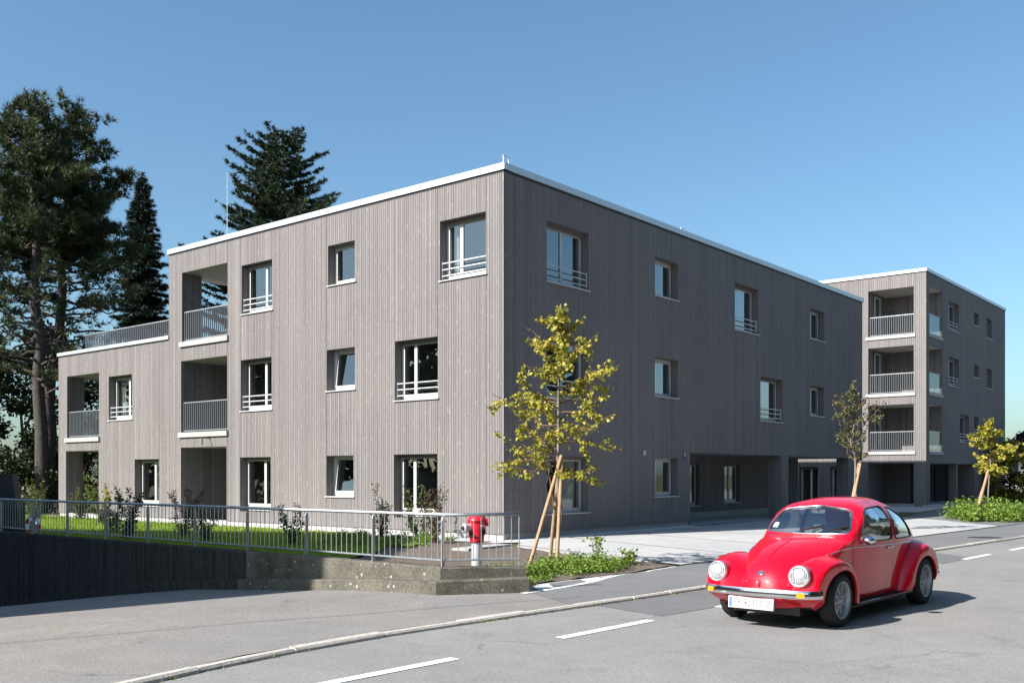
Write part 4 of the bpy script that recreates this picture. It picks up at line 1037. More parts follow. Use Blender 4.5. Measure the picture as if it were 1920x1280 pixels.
def spruce(loc, h, rad, z0, label, seed, m, cat, top_sharp=1.0, droop=-.18, nb=150, leng=.10, name="spruce_tree", dens=1.0, rise=0.0, open_=0.0):
    random.seed(seed); global rng; rng = np.random.default_rng(seed)
    root = tag(empty(name, loc), label, cat)
    mb = MB(); mb.tube([(0, 0, -.2), (0, 0, h * .5), (0, 0, h)], [.26, .15, .012], "bark_pine", 8); mb.build("trunk", root, smooth=True)
    br = MB(); P = []; D = []
    for b in range(nb):
        q = (b + random.random() * .9) / nb; z = z0 + (h - .25 - z0) * q
        a = b * 2.399 + random.gauss(0, .25)
        prof = (1 - q) ** top_sharp + .05
        L_ = rad * prof * random.uniform(.62, 1.12) * (1 - open_ * (random.random() < .35))
        base = Vector((0, 0, z)); slope = droop + rise * q
        pts = [base + Vector((math.cos(a) * L_ * u_, math.sin(a) * L_ * u_, L_ * (slope * u_ + .22 * u_ * u_))) for u_ in np.linspace(0, 1, 6)]
        br.tube(pts, [.028 * (1 - .8 * i / 5) * (1.1 - q) + .006 for i in range(6)], "bark_pine", 4, cap=False)
        side_ = Vector((-math.sin(a), math.cos(a), 0)); dirv = Vector((math.cos(a), math.sin(a), slope + .3)).normalized()
        ns = max(4, int(L_ * 9 * dens))
        for s_ in range(ns):
            u_ = random.uniform(.12, 1); k_ = min(4, int(u_ * 5)); o = pts[k_].lerp(pts[k_ + 1], u_ * 5 - k_)
            wdt = (.16 + .26 * L_ * (1 - u_)) * random.uniform(.4, 1)
            sg = random.choice((-1, 1)); e = o + (side_ * sg * .8 + dirv * .7 + Vector((0, 0, -.12))).normalized() * wdt
            dv = (e - o).normalized()
            for t_ in range(max(2, int(wdt * 14))):
                p = o.lerp(e, (t_ + random.random()) / max(2, int(wdt * 14)))
                P.append(p); D.append(dv * .9)
    br.build("branches", root)["kind"] = "stuff"
    for t_ in range(24):
        P.append(Vector((0, 0, h - random.uniform(0, 1.0)))); D.append(Vector((0, 0, .6)))
    P = np.array([tuple(p) for p in P]); D = np.array([tuple(p) for p in D])
    stuff(needle_mesh("needles", P, D, leng, m, root, k=7, spread=.75, width=.022))
    return root
spruce((-21.4, 57.5, -.2), 19.3, 2.6, 1.5, "narrow pointed dark spruce between the pines and the building", 31, "needle_spruce", "tree", .66, -.42, 460, .26, dens=2.2)
spruce((-11.4, 49.5, -.2), 19.0, 5.6, 6.0, "broad dark fir rising behind the flat roof", 33, "needle_fir", "tree", .50, -.12, 210, .22, name="fir_tree", dens=1.9, rise=.35, open_=.25)

# ------------------------------------------------------------ leafy trees and shrubs behind the left end
def bush(name, loc, rx, ry, h, n, m, size, label, cat, seed, group=None, stems=5, z0=.1, trunk=None, clumps=26):
    random.seed(seed); global rng; rng = np.random.default_rng(seed)
    root = tag(empty(name, loc), label, cat, group)
    mb = MB(); cs = []
    for c in range(clumps):
        a = random.uniform(0, 6.283); r = math.sqrt(random.random()); zz = z0 * h + (1 - z0) * h * random.random() ** .85
        f = math.sqrt(max(.05, 1 - ((zz / h - .45) / .62) ** 2))
        cs.append((Vector((math.cos(a) * r * rx * f, math.sin(a) * r * ry * f, zz)), random.uniform(.16, .32) * min(rx, h) * .9))
    for s_ in range(stems):
        e = random.choice(cs)[0]; pts = bend((random.gauss(0, .08), random.gauss(0, .08), -.1), e, 5, .1)
        r0 = trunk or (.012 + .012 * h); mb.tube(pts, [r0 * (1 - .75 * i / 5) for i in range(6)], "bark_twig" if not trunk else "bark_grey", 5)
    mb.build("stems" if not trunk else "trunk", root)
    P = []; k = n // clumps
    for c, r in cs:
        d_ = unit(k); d_ *= (rng.uniform(.35, 1.1, k)[:, None] * r); d_[:, 2] *= .75; P.append(np.array(c) + d_)
    P = np.concatenate(P); P = P[P[:, 2] > .02]
    stuff(leaf_mesh("foliage", P, size, m, root, up=.6, elong=1.6))
    return root
G_ = "leafy trees and bushes behind the low wing"
bush("leafy_tree", (-23.6, 47.5, -.3), 3.4, 3, 8.6, 17000, "leaf_dark", .23, "tall dark leafy tree at the left picture edge below the pines", "tree", 41, G_, 6, .02, .12, 60)
bush("leafy_tree", (-19.2, 48.5, -.3), 2.8, 2.5, 7.0, 13000, "leaf_dark", .18, "dark leafy tree just left of the low wing, behind the pine trunks", "tree", 42, G_, 6, .02, .10, 50)
bush("leafy_tree", (-15.5, 48.5, -.3), 3.0, 2.4, 5.2, 7000, "leaf_bush", .16, "leafy tree glimpsed through the open ground floor of the low wing", "tree", 43, G_, 6, .02, .10, 44)
bush("bush", (-18.6, 42.6, -.2), 1.5, 1.5, 3.4, 4200, "leaf_dark", .13, "rounded dark bush at the foot of the pine trunks", "bush", 44, G_, 6, .02, None, 30)
bush("bush", (-22.0, 41.0, -.2), 2.0, 1.6, 3.0, 4200, "leaf_dark", .13, "dark bush behind the sloping garage wall at the left edge", "bush", 45, G_, 6, .02, None, 30)
bush("bush", (-17.1, 41.0, -.1), .9, .9, 2.0, 2200, "leaf_bush", .10, "lighter green bush against the corner of the low wing", "bush", 46, G_, 6, .02, None, 22)

# ------------------------------------------------------------ shrubs planted along the sunny face
def shrub(s, t, h, wd, n, m, size, label, seed, lean=0, stems=9, copper=False):
    random.seed(seed); global rng; rng = np.random.default_rng(seed)
    x, y = W(s, t); root = tag(empty("garden_shrub", (x, y, .06)), label, "shrub", "shrubs planted along the sunny face")
    mb = MB(); P = []
    for i in range(stems):
        a = random.uniform(0, 6.283); r = wd * random.uniform(.25, 1); hh = h * random.uniform(.5, 1.0)
        e = Vector((math.cos(a) * r, math.sin(a) * r, hh)); pts = bend((random.gauss(0, .05), random.gauss(0, .05), 0), e, 6, .10)
        mb.tube(pts, [.009 * (1 - .75 * j / 6) + .002 for j in range(7)], "bark_twig", 4)
        for _ in range(int(n * 1.9) // stems):
            q = random.uniform(.12, 1.0) * 6; j = min(5, int(q)); p = pts[j].lerp(pts[j + 1], q - j); g_ = .02 + .09 * wd * (1 - q / 7)
            P.append(tuple(p + Vector((random.gauss(0, g_), random.gauss(0, g_), random.gauss(0, g_)))))
    mb.build("stems", root)
    stuff(leaf_mesh("foliage", np.array(P), size, m, root, up=.5, elong=1.7))
for args in [
    (-1.6, 20.6, 1.5, .45, 420, "leaf_bush", .075, "tall green shrub nearest the left end of the low wing", 51),
    (-2.3, 19.4, 1.0, .40, 380, "leaf_bush", .07, "green shrub in front of the open ground floor bay of the low wing", 52),
    (-1.5, 17.6, 1.25, .42, 420, "leaf_bush", .07, "bushy green shrub between the low wing bay and its tall window", 53),
    (-1.6, 15.7, 1.3, .25, 200, "leaf_lime", .08, "yellowish shrub just before the low wing window", 54),
    (-2.6, 14.2, .85, .25, 170, "leaf_bush", .07, "small shrub left of the dark ground floor recess", 55),
    (-5.9, 6.7, 1.35, .42, 520, "leaf_copper", .075, "dark copper shrub behind the fence, third post from the corner", 56),
    (-4.6, 6.4, 1.45, .55, 900, "leaf_copper", .05, "dense dark twiggy shrub between the two small tilted windows and the recess", 57),
    (-5.2, 4.6, 1.0, .35, 320, "leaf_bush", .07, "small green shrub below the tilted ground floor window", 58),
    (-4.6, 2.2, .95, .35, 260, "leaf_bush", .07, "low green shrub left of the corner window", 59),
    (-1.3, 2.9, 1.35, .28, 240, "leaf_bush", .075, "upright shrub before the left half of the corner window", 60),
    (-1.2, 1.7, 1.35, .40, 380, "leaf_bush", .07, "loose green shrub before the right half of the corner window", 61),
    (-1.9, .5, 1.35, .45, 420, "leaf_copper", .065, "reddish shrub with bare tips close behind the hydrant", 62),
    (-4.9, 9.2, 1.0, .32, 320, "leaf_bush", .07, "green sapling shrub left of the copper shrub, in the shade of the lawn", 63),
]: shrub(*args)

# ------------------------------------------------------------ grass, weeds, plant clumps, pebbles
rng = np.random.default_rng(77); random.seed(77)
def scatter(poly, n, f=None):
    xs = [p[0] for p in poly]; ys = [p[1] for p in poly]; out = []
    q = rng.uniform((min(xs), min(ys)), (max(xs), max(ys)), (n * 4, 2))
    for p in q:
        if inside(poly, p) and (f is None or f(p)):
            out.append(p)
            if len(out) >= n: break
    return np.array(out)
def blades(name, P, z, h, wd, m):
    n = len(P); a = rng.uniform(0, 6.283, n); b = np.stack([np.cos(a), np.sin(a), np.zeros(n)], 1); p = np.column_stack([P, np.full(n, z)])
    hh = h * rng.uniform(.5, 1.3, n)[:, None]; lean = unit(n) * .5; lean[:, 2] = 1; V = np.empty((n, 3, 3))
    V[:, 0] = p - b * wd; V[:, 1] = p + b * wd; V[:, 2] = p + lean * hh
    return fast(name, V.reshape(-1, 3), np.arange(n * 3).reshape(-1, 3), m, None, np.clip(rng.normal(.5, .25, n), 0, 1))
LW = [W(-8.5, -2.4), W(-8.5, 23), W(-.8, 23), W(-.8, 4.2), W(-2.2, 1.6), W(-4.6, -0.6)]
g_ = stuff(blades("grass", scatter(LW, 60000), .08, .075, .010, "grass")); g_["label"] = "short green lawn grass between the fence and the building"; g_["category"] = "grass"
def clump(name, poly, n, h, size, m, label, z=.06, lumps=40, dense=None):
    pts = scatter(poly, lumps); P = []
    k = n // len(pts)
    for c in pts:
        hh = h * rng.uniform(.4, 1.1); d_ = unit(k) * rng.uniform(.2, 1, k)[:, None]; d_[:, 0] *= .16 + hh * .25; d_[:, 1] *= .16 + hh * .25; d_[:, 2] = np.abs(d_[:, 2]) * hh
        P.append(np.array([c[0], c[1], z]) + d_)
    o = stuff(leaf_mesh(name, np.concatenate(P), size, m, None, up=.8, elong=1.8)); o["label"] = label; o["category"] = "plants"; return o
clump("ground_cover", [(.42, 14.75), (.3, 15.8), (.55, 16.9), (1.25, 16.9), (2.0, 16.5), (1.2, 15.55)], 4200, .32, .055, "leaf_weed", "leafy green weeds round the foot of the nearest young tree", lumps=70)
clump("ground_cover", [(-.8, 13.7), (.2, 13.9), (.6, 15.2), (0, 16.4), (-.8, 15.4)], 3200, .17, .05, "leaf_weed", "sparse weeds in the soil behind the railing corner", lumps=60)
clump("ground_cover", [W(-.9, .6), W(-1.2, 4.4), W(-3.2, 3.0), W(-4.8, .9), W(-3.0, -.3)], 7500, .24, .06, "leaf_weed", "low leafy ground cover between the lawn and the soil bed", lumps=70)
clump("ground_cover", [(1.5, 17.2), (2.5, 17.2), (1.9, 18.3), (1.0, 18.9)], 500, .12, .045, "leaf_weed", "small weeds on the bare soil at the tip of the bed", lumps=22)
clump("plant_clump", [(15.2, 32.6), (17.4, 33.2), (20.2, 38.2), (17.6, 38.6), (15.6, 35.8)], 9000, .78, .12, "leaf_weed", "thick green plant clump round the far staked tree", lumps=110)
shr = None
def weed(loc, h, label, seed):
    random.seed(seed); root = tag(empty("tall_weed", loc), label, "weed"); mb = MB(); P = []
    for i in range(3):
        e = Vector((random.gauss(0, .12), random.gauss(0, .12), h * random.uniform(.6, 1))); pts = bend((0, 0, 0), e, 5, .06); mb.tube(pts, .004, "bark_twig", 4)
        for _ in range(42): q = random.uniform(.1, 1) * 5; j = min(4, int(q)); P.append(tuple(pts[j].lerp(pts[j + 1], q - j) + Vector((random.gauss(0, .04), random.gauss(0, .04), 0))))
    mb.build("stem", root); stuff(leaf_mesh("foliage", np.array(P), .07, "leaf_weed", root, up=.8, elong=1.5))
weed((1.42, 16.6, .07), .62, "tallest weed right of the nearest young tree trunk", 91)
weed((2.05, 17.2, .07), .30, "small bright weed near the tip of the soil bed", 92)
# pebbles: low stones
pp = scatter(GRAV, 3200); n = len(pp); base = np.array([[1, 0, 0], [0, 1, 0], [-1, 0, 0], [0, -1, 0], [0, 0, .8]], float)
sc = rng.uniform(.014, .04, n)[:, None, None]; an = rng.uniform(0, 6.28, n); rot = np.stack([np.stack([np.cos(an), -np.sin(an)], 1), np.stack([np.sin(an), np.cos(an)], 1)], 1)
V = np.repeat(base[None], n, 0) * sc; V[:, :, :2] = np.einsum('nij,nkj->nki', rot, V[:, :, :2] * np.array([1, .75])); V[:, :, :2] += pp[:, None, :]; V[:, :, 2] += .048
F = (np.arange(n)[:, None, None] * 5 + np.array([[0, 1, 4], [1, 2, 4], [2, 3, 4], [3, 0, 4]])).reshape(-1, 3)
pb = stuff(fast("pebbles", V.reshape(-1, 3), F, "pebble")); pb["label"] = "pale pebble strip along the foot of the building"; pb["category"] = "pebbles"
# tufts in the kerb joint
P = []
for d_ in np.arange(10, 40, .1):
    if rng.random() < .33:
        a, t1 = along(KERB, d_); P += [(a.x + rng.normal(0, .03), a.y + rng.normal(0, .03)) for _ in range(rng.integers(3, 16))]
kt = stuff(blades("kerb_weeds", np.array(P), .0, .04, .006, "leaf_bush")); kt["label"] = "dry grass tufts in the joint below the kerb"; kt["category"] = "weeds"

# ------------------------------------------------------------ left edge: garage wall and traffic mirror
gw = tag(empty("garage_wall", (-13.4, 24.6, -1.6)), "dark sloping side wall of the garage entrance at the left picture edge", "wall")
mb = MB(); mb.hexa([(-3, 0, 0), (1.5, 0, 0), (1.5, .3, 0), (-3, .3, 0), (-3, 0, 3.25), (1.0, 0, 3.25), (1.0, .3, 3.25), (-3, .3, 3.25)], "dark_panel"); mb.build("wall_panel", gw)
mb = MB()
for i in range(24): mb.box(-2.9 + i * .18, -2.8 + i * .18, -.03, 0, 0, 2.4, "dark_panel")
stuff(mb.build("slats", gw))
tm = tag(empty("traffic_mirror", (-10.15, 21.0, .385)), "round traffic mirror with red and white rim at the railing's left end", "traffic mirror")
mb = MB(); mb.tube([(.10, .12, 0), (.10, .12, .68)], .028, "galvanised", 10); mb.build("post", tm)
mb = MB()
for i in range(8):
    a = np.linspace(i * math.pi / 4, (i + 1) * math.pi / 4, 6); mt = "plate_red" if i % 2 else "sign_white"
    for k_ in range(5):
        pts = [(math.cos(q) * r_, y_, math.sin(q) * r_) for q in (a[k_], a[k_ + 1]) for r_, y_ in ((.12, 0), (.185, -.01), (.18, .05))]
        mb.add(pts, [(0, 1, 4, 3), (1, 2, 5, 4)], mt)
rim = mb.build("rim", tm); rim.location = (0, 0, .20); rim.rotation_euler = (0, 0, R(-20))
mb = MB(); mb.lathe([(.0, -.03), (.06, -.024), (.125, -.002), (.17, .05), (0, .06)], "mirror", 28, 'Y'); q = mb.build("mirror_glass", tm, smooth=True); q.location = (0, 0, .20); q.rotation_euler = (0, 0, R(-20))
mb = MB(); mb.tube([(0, .06, .2), (.10, .12, .3)], .014, "galvanised", 6); mb.build("bracket", tm)

# ------------------------------------------------------------ right edge: bushes, far roofs, crane
bush("bush", (29.2, 57.0, 0), 2.3, 1.6, 3.5, 6500, "leaf_gold", .24, "golden green bush beyond the far building at the right edge", "bush", 71, "bushes beyond the far building", 5, .02, None, 34)
bush("bush", (31.3, 59.5, 0), 2.0, 1.6, 4.4, 6000, "leaf_purple", .22, "purple leaved bush at the right picture edge", "bush", 72, "bushes beyond the far building", 5, .05, None, 26)
fh = tag(empty("far_house", (62, 122, 0), .3), "pale far house with flat roof seen over the bushes at the right edge", "house")
mb = MB(); mb.box(-9, 9, -6, 6, 0, 3.6, "render_wall"); mb.build("wall", fh)
mb = MB(); mb.hexa([(-9.4, -6.4, 3.6), (9.4, -6.4, 3.6), (9.4, 6.4, 3.6), (-9.4, 6.4, 3.6), (-9.4, -.1, 4.9), (9.4, -.1, 4.9), (9.4, .1, 4.9), (-9.4, .1, 4.9)], "roof_tile"); mb.build("roof", fh)
for i in range(4):
    mb = MB(); mb.box(-7 + i * 4, -5.6 + i * 4, -6.04, -5.98, 1.6, 2.9, "gasket"); mb.build("window", fh)
cr = tag(empty("far_crane", (92, 176, 0)), "thin far crane mast with pale jib at the right picture edge", "crane")
mb = MB(); mb.box(-2.4, -1.7, -.3, .3, 0, 8.8, "sign_blue"); mb.build("mast", cr)
mb = MB(); mb.hexa([(1.4, -.3, 7.3), (14, -.3, 7.9), (14, .3, 7.9), (1.4, .3, 7.3), (1.4, -.3, 7.7), (14, -.3, 8.9), (14, .3, 8.9), (1.4, .3, 7.7)], "render_wall"); mb.build("jib", cr)
hl = MB()
xs = np.linspace(400, 3200, 40); hv = [(x, 3400, -5) for x in xs] + [(x, 3500, 115 + 40 * math.sin(x * .004) + 18 * math.sin(x * .017)) for x in xs]
hl.add(hv, [(i, i + 1, 41 + i, 40 + i) for i in range(39)], "rough_ground"); structure(hl.build("hills"))

#CAR_BEGIN
# ------------------------------------------------------------ the red car (x forward, y left, z up; real size, then fitted to the road)
CARY = math.atan2(-0.755, -0.656) - R(0.4)
car = tag(empty("vintage_car", (3.855, 11.96, 0), CARY), "bright red rounded vintage two door car driving along the road, front towards the viewer", "car")
KX, KY, KZ, DZ = 1.05, .885, .94, -.05
def cz(z): return z * KZ + DZ
def ct(p): return (p[0] * KX, p[1] * KY, cz(p[2]))
class CB(MB):
    def add(s, vs, fs, m, tint=0.5): MB.add(s, [ct(p) for p in vs], fs, m, tint)
ip = np.interp
def smooth_tab(xs, ys):
    """monotone-ish smooth table: cubic through points"""
    xs = np.array(xs, float); ys = np.array(ys, float); n = len(xs); d = np.diff(ys) / np.diff(xs); m_ = np.zeros(n)
    m_[1:-1] = np.where(d[:-1] * d[1:] > 0, 2 * d[:-1] * d[1:] / (d[:-1] + d[1:] + 1e-12), 0); m_[0] = d[0]; m_[-1] = d[-1]
    def f(x):
        x = np.clip(x, xs[0], xs[-1]); i = np.clip(np.searchsorted(xs, x) - 1, 0, n - 2); h = xs[i + 1] - xs[i]; t = (x - xs[i]) / h
        return (2*t**3-3*t**2+1)*ys[i] + (t**3-2*t**2+t)*h*m_[i] + (-2*t**3+3*t**2)*ys[i+1] + (t**3-t**2)*h*m_[i+1]
    return f
TX = [-1.98, -1.95, -1.86, -1.72, -1.5, -1.25, -1.0, -.75, -.45, -.15, .08, .24, .36, .48, .60, .68, .74, .95, 1.2, 1.42, 1.58, 1.68, 1.745, 1.78, 1.79]
TZ = [.40, .56, .76, .95, 1.13, 1.275, 1.385, 1.455, 1.495, 1.495, 1.468, 1.425, 1.370, 1.275, 1.155, 1.07, 1.040, 1.012, .960, .885, .800, .710, .60, .48, .40]
Tf = smooth_tab(TX, TZ)
Wf = smooth_tab([-1.98, -1.9, -1.75, -1.5, -1.2, -.9, -.5, 0, .5, .72, .95, 1.2, 1.45, 1.62, 1.72, 1.79], [.16, .27, .38, .50, .575, .625, .655, .66, .632, .605, .59, .545, .46, .375, .30, .20])
Bf = smooth_tab([-1.98, -1.9, -1.7, -1.4, -1.1, -.8, .5, .72, 1.0, 1.3, 1.55, 1.7, 1.79], [.34, .42, .58, .76, .88, .93, .93, .92, .80, .66, .52, .44, .36])
Sf = smooth_tab([-1.98, -1.6, -1.2, 0, 1.2, 1.6, 1.79], [.32, .30, .28, .27, .28, .30, .34])
Nf = smooth_tab([-1.98, -1.2, -.6, -.1, .10, .28, .60, .72, .85, 1.3, 1.79], [2.2, 2.35, 2.6, 2.8, 3.4, 4.5, 4.7, 3.6, 2.7, 2.15, 2.0])
def sect(x, f):
    """f in [0,1]: 0..0.3 lower side from sill to belt, .3..1 upper half to the centre line"""
    T, Wd, B, Sl, n = Tf(x), Wf(x), np.minimum(Bf(x), Tf(x) - .03), Sf(x), Nf(x)
    lo = f < .3; q = np.clip(f / .3, 0, 1); ph = np.clip((f - .3) / .7, 0, 1) * math.pi / 2
    yl = Wd * (1 - .075 * (1 - q) ** 1.8); zl = Sl + (B - Sl) * q
    yu = Wd * np.power(np.maximum(np.cos(ph), 0), 2 / n); zu = B + (T - B) * np.power(np.sin(ph), 2 / n)
    return np.where(lo, yl, yu), np.where(lo, zl, zu)
xs_ = np.unique(np.concatenate([np.linspace(-1.98, -1.2, 50), np.linspace(-1.2, .25, 120), np.linspace(.25, .76, 90), np.linspace(.76, 1.79, 80)]))
fs_ = np.concatenate([np.linspace(0, .3, 26), .3 + .7 * np.linspace(0, 1, 84)[1:] ** 1.0])
XX, FF = np.meshgrid(xs_, fs_, indexing='ij'); YY, ZZ = sect(XX, FF)
nx_, nf_ = XX.shape
def poly_in(px, pz, poly):
    r = np.zeros(px.shape, bool); n = len(poly)
    for i in range(n):
        x1, y1 = poly[i]; x2, y2 = poly[i - 1]
        c = ((y1 > pz) != (y2 > pz)); xx = (x2 - x1) * (pz - y1) / (y2 - y1 + 1e-12) + x1
        r ^= c & (px < xx)
    return r
def rounded(poly, r, k=5):
    out = []; n = len(poly)
    for i in range(n):
        p = Vector(poly[i]); a = (Vector(poly[i - 1]) - p); b = (Vector(poly[(i + 1) % n]) - p); ra = min(r, a.length * .45); rb = min(r, b.length * .45)
        A, B_ = p + a.normalized() * ra, p + b.normalized() * rb
        for j in range(k + 1): t = j / k; q = A * (1 - t) ** 2 + p * 2 * t * (1 - t) + B_ * t * t; out.append((q.x, q.y))
    return out
WS = rounded([(-.575, 1.072), (0, 1.058), (.575, 1.072), (.475, 1.345), (0, 1.393), (-.475, 1.345)], .085)          # windscreen in (y,z)
DW = rounded([(.545, .965), (.315, 1.315), (.20, 1.365), (-.335, 1.385), (-.36, .965)], .07)                          # door window in (x,z)
QW = rounded([(-.455, .965), (-.43, 1.375), (-.62, 1.345), (-.86, 1.235), (-1.07, 1.03), (-1.085, .965)], .07)
RW = rounded([(-.40, 1.05), (.40, 1.05), (.35, 1.27), (-.35, 1.27)], .10)                                              # rear window (y,z)
DOOR = rounded([(.635, .335), (.650, .93), (.375, 1.365), (.22, 1.425), (-.40, 1.435), (-.415, .95), (-.40, .62), (-.26, .42), (-.06, .335)], .05)
xc = (XX[:-1, :-1] + XX[1:, 1:]) / 2; yc = (YY[:-1, :-1] + YY[1:, 1:]) / 2; zc_ = (ZZ[:-1, :-1] + ZZ[1:, 1:]) / 2
in_ws = poly_in(yc, zc_, WS) & (xc > .08) & (xc < .76)
in_rw = poly_in(yc, zc_, RW) & (xc < -.95)
in_dw = poly_in(xc, zc_, DW); in_qw = poly_in(xc, zc_, QW) & (yc > .25)
in_door = poly_in(xc, zc_, DOOR) & (yc > .3)
HOODX0, HOODX1 = .80, 1.775
fc = (FF[:-1, :-1] + FF[1:, 1:]) / 2
hood_edge = lambda x: ip(x, [.80, 1.2, 1.5, 1.70, 1.775], [.43, .40, .37, .36, .40])
in_hood = (xc > HOODX0) & (xc < HOODX1) & (fc > hood_edge(xc))
def shell(name, mask, mt, parent, off=0.0, both=True, smooth=True):
    ii, jj = np.nonzero(mask); V = []; idx = {}
    sides = (1, -1) if both is True else (both,)
    Vs = []; Fs = []
    for sgn in sides:
        base = len(Vs) and sum(len(v) for v in Vs) or 0
        used = np.zeros((nx_, nf_), bool); used[ii, jj] = used[ii + 1, jj] = used[ii, jj + 1] = used[ii + 1, jj + 1] = True
        num = -np.ones((nx_, nf_), int); num[used] = np.arange(used.sum()) + base
        P = np.stack([XX[used] * KX, YY[used] * KY * sgn, (ZZ[used]) * KZ + DZ], 1)
        Fq = np.stack([num[ii, jj], num[ii + 1, jj], num[ii + 1, jj + 1], num[ii, jj + 1]], 1)
        if sgn > 0: Fq = Fq[:, ::-1]
        Vs.append(P); Fs.append(Fq)
    o = fast(name, np.concatenate(Vs), np.concatenate(Fs), mt, parent, smooth=False)
    bm = bmesh.new(); bm.from_mesh(o.data); bmesh.ops.remove_doubles(bm, verts=bm.verts, dist=1e-5)
    if off:
        bm.normal_update()
        for v in bm.verts: v.co += v.normal * off
    bm.to_mesh(o.data); bm.free()
    if smooth: o.data.shade_smooth()
    return o
glass_m = in_ws | in_rw | in_dw | in_qw
body = shell("body", ~glass_m & ~in_hood & ~in_door, "car_paint", car)
hood = shell("hood", in_hood, "car_paint", car, off=.002)
for sg in (1, -1):
    d_ = shell("door", in_door & ~in_dw, "car_paint", car, off=.0025, both=sg)
    shell("door_window", in_dw, "car_glass", d_, off=-.006, both=sg)
    # handle
    mb = CB(); mb.tube([(-.20, sg * .672, .865), (-.23, sg * .690, .868), (-.32, sg * .690, .868), (-.35, sg * .672, .865)], .011, "chrome", 8); mb.build("handle", d_, smooth=True)
    shell("quarter_window", in_qw, "car_glass", body, off=-.004, both=sg)
shell("windscreen", in_ws, "car_glass", body, off=-.004)
shell("rear_window", in_rw, "car_glass", body, off=-.004)
def y_at(x, z):
    f = np.linspace(0, 1, 400); y, zz = sect(np.full(400, x), f); i = int(np.argmin(np.abs(zz - z))); return float(y[i])
def x_at(y, z, lo, hi):
    xs = np.linspace(lo, hi, 300); best = (9, 0)
    for x in xs:
        f = np.linspace(.3, 1, 120); yy, zz = sect(np.full(120, x), f); i = int(np.argmin(np.abs(yy - abs(y)))); e = abs(zz[i] - z)
        if e < best[0]: best = (e, x)
    return best[1]
def outline_side(poly, sg, r, mt, name, parent, off=.002, closed=True):
    pts = []
    for i in range(len(poly)):
        a, b = Vector(poly[i]), Vector(poly[(i + 1) % len(poly)]); k = max(1, int((b - a).length / .05))
        if not closed and i == len(poly) - 1: k = 1
        for j in range(k): q = a.lerp(b, j / k); pts.append((q.x, sg * (y_at(q.x, q.y) + off), q.y))
    mb = CB(); mb.tube(pts, r, mt, 6, closed=closed); return mb.build(name, parent, smooth=True)
for sg in (1, -1):
    outline_side(DW, sg, .009, "black_trim", "window_seal", body); outline_side(QW, sg, .010, "black_trim", "window_seal", body)
    outline_side(DOOR, sg, .0045, "black_trim", "door_gap", body, off=-.001)
    # chrome waist strip
    pts = [(x, sg * (y_at(x, z) + .006), z) for x, z in [(xx, ip(xx, [-1.35, -1.0, .6, .9, 1.15], [.83, .895, .915, .90, .845])) for xx in np.linspace(-1.35, 1.15, 34)]]
    mb = CB(); mb.tube(pts, .0065, "chrome", 6); mb.build("side_trim", body, smooth=True)
pts = []
half = [p for p in WS]
for i in range(len(WS)):
    a, b = Vector(WS[i]), Vector(WS[(i + 1) % len(WS)]); k = max(1, int((b - a).length / .05))
    for j in range(k): q = a.lerp(b, j / k); pts.append((x_at(q.x, q.y, .08, .76) + .004, q.x, q.y + .003))
mb = CB(); mb.tube(pts, .012, "chrome", 8, closed=True); mb.build("windscreen_trim", body, smooth=True)
pts = [(x, y_at2[0] * 1, y_at2[1]) for x, y_at2 in []]
hx = np.linspace(HOODX0, HOODX1, 26)
def hp(x, sg): y, z = sect(np.array([x]), np.array([hood_edge(x)])); return (x, sg * float(y[0]), float(z[0]))
pts = [hp(x, 1) for x in hx] + [(HOODX1 + .004, yy, float(Tf(HOODX1)) - .05) for yy in np.linspace(.14, -.14, 5)] + [hp(x, -1) for x in hx[::-1]]
rear = []
for f in np.linspace(hood_edge(HOODX0), 1, 12): y, z = sect(np.array([HOODX0]), np.array([f])); rear.append((HOODX0, -float(y[0]), float(z[0])))
pts += rear + [(p[0], -p[1], p[2]) for p in rear[::-1]]
mb = CB(); mb.tube([p for p in pts if True], .0045, "black_trim", 5, closed=True); mb.build("hood_gap", body, smooth=True)
# centre crease of the hood with emblem and handle
pts = [(x + .002, 0, float(Tf(x)) + .002) for x in np.linspace(1.02, 1.60, 14)]
mb = CB(); mb.tube(pts, .008, "car_paint", 6); mb.build("hood_crease", hood, smooth=True)
xe = 1.715; ze = float(Tf(xe)); nrm = Vector((.72, 0, .69))
em = CB(); em.lathe([(0, -.004), (.036, -.004), (.036, .004), (.030, .007), (.028, .004), (0, .004)], "chrome", 24, 'Z'); eo = em.build("emblem", hood)
for v in eo.data.vertices: v.co.z -= DZ
eo.matrix_local = Matrix.Translation((xe * KX + .006, 0, cz(ze) + .006)) @ nrm.to_track_quat('Z', 'Y').to_matrix().to_4x4()
mb = MB(); mb.tube([(-.016, -.016, .008), (-.008, .016, .008), (0, -.004, .008), (.008, .016, .008), (.016, -.016, .008)], .0025, "chrome", 4); mb.build("emblem_mark", eo)
mb = CB(); mb.tube([(1.772, 0, .60), (1.797, 0, .575), (1.800, 0, .545), (1.79, 0, .525)], [.008, .011, .011, .008], "chrome", 8); mb.build("hood_handle", hood, smooth=True)

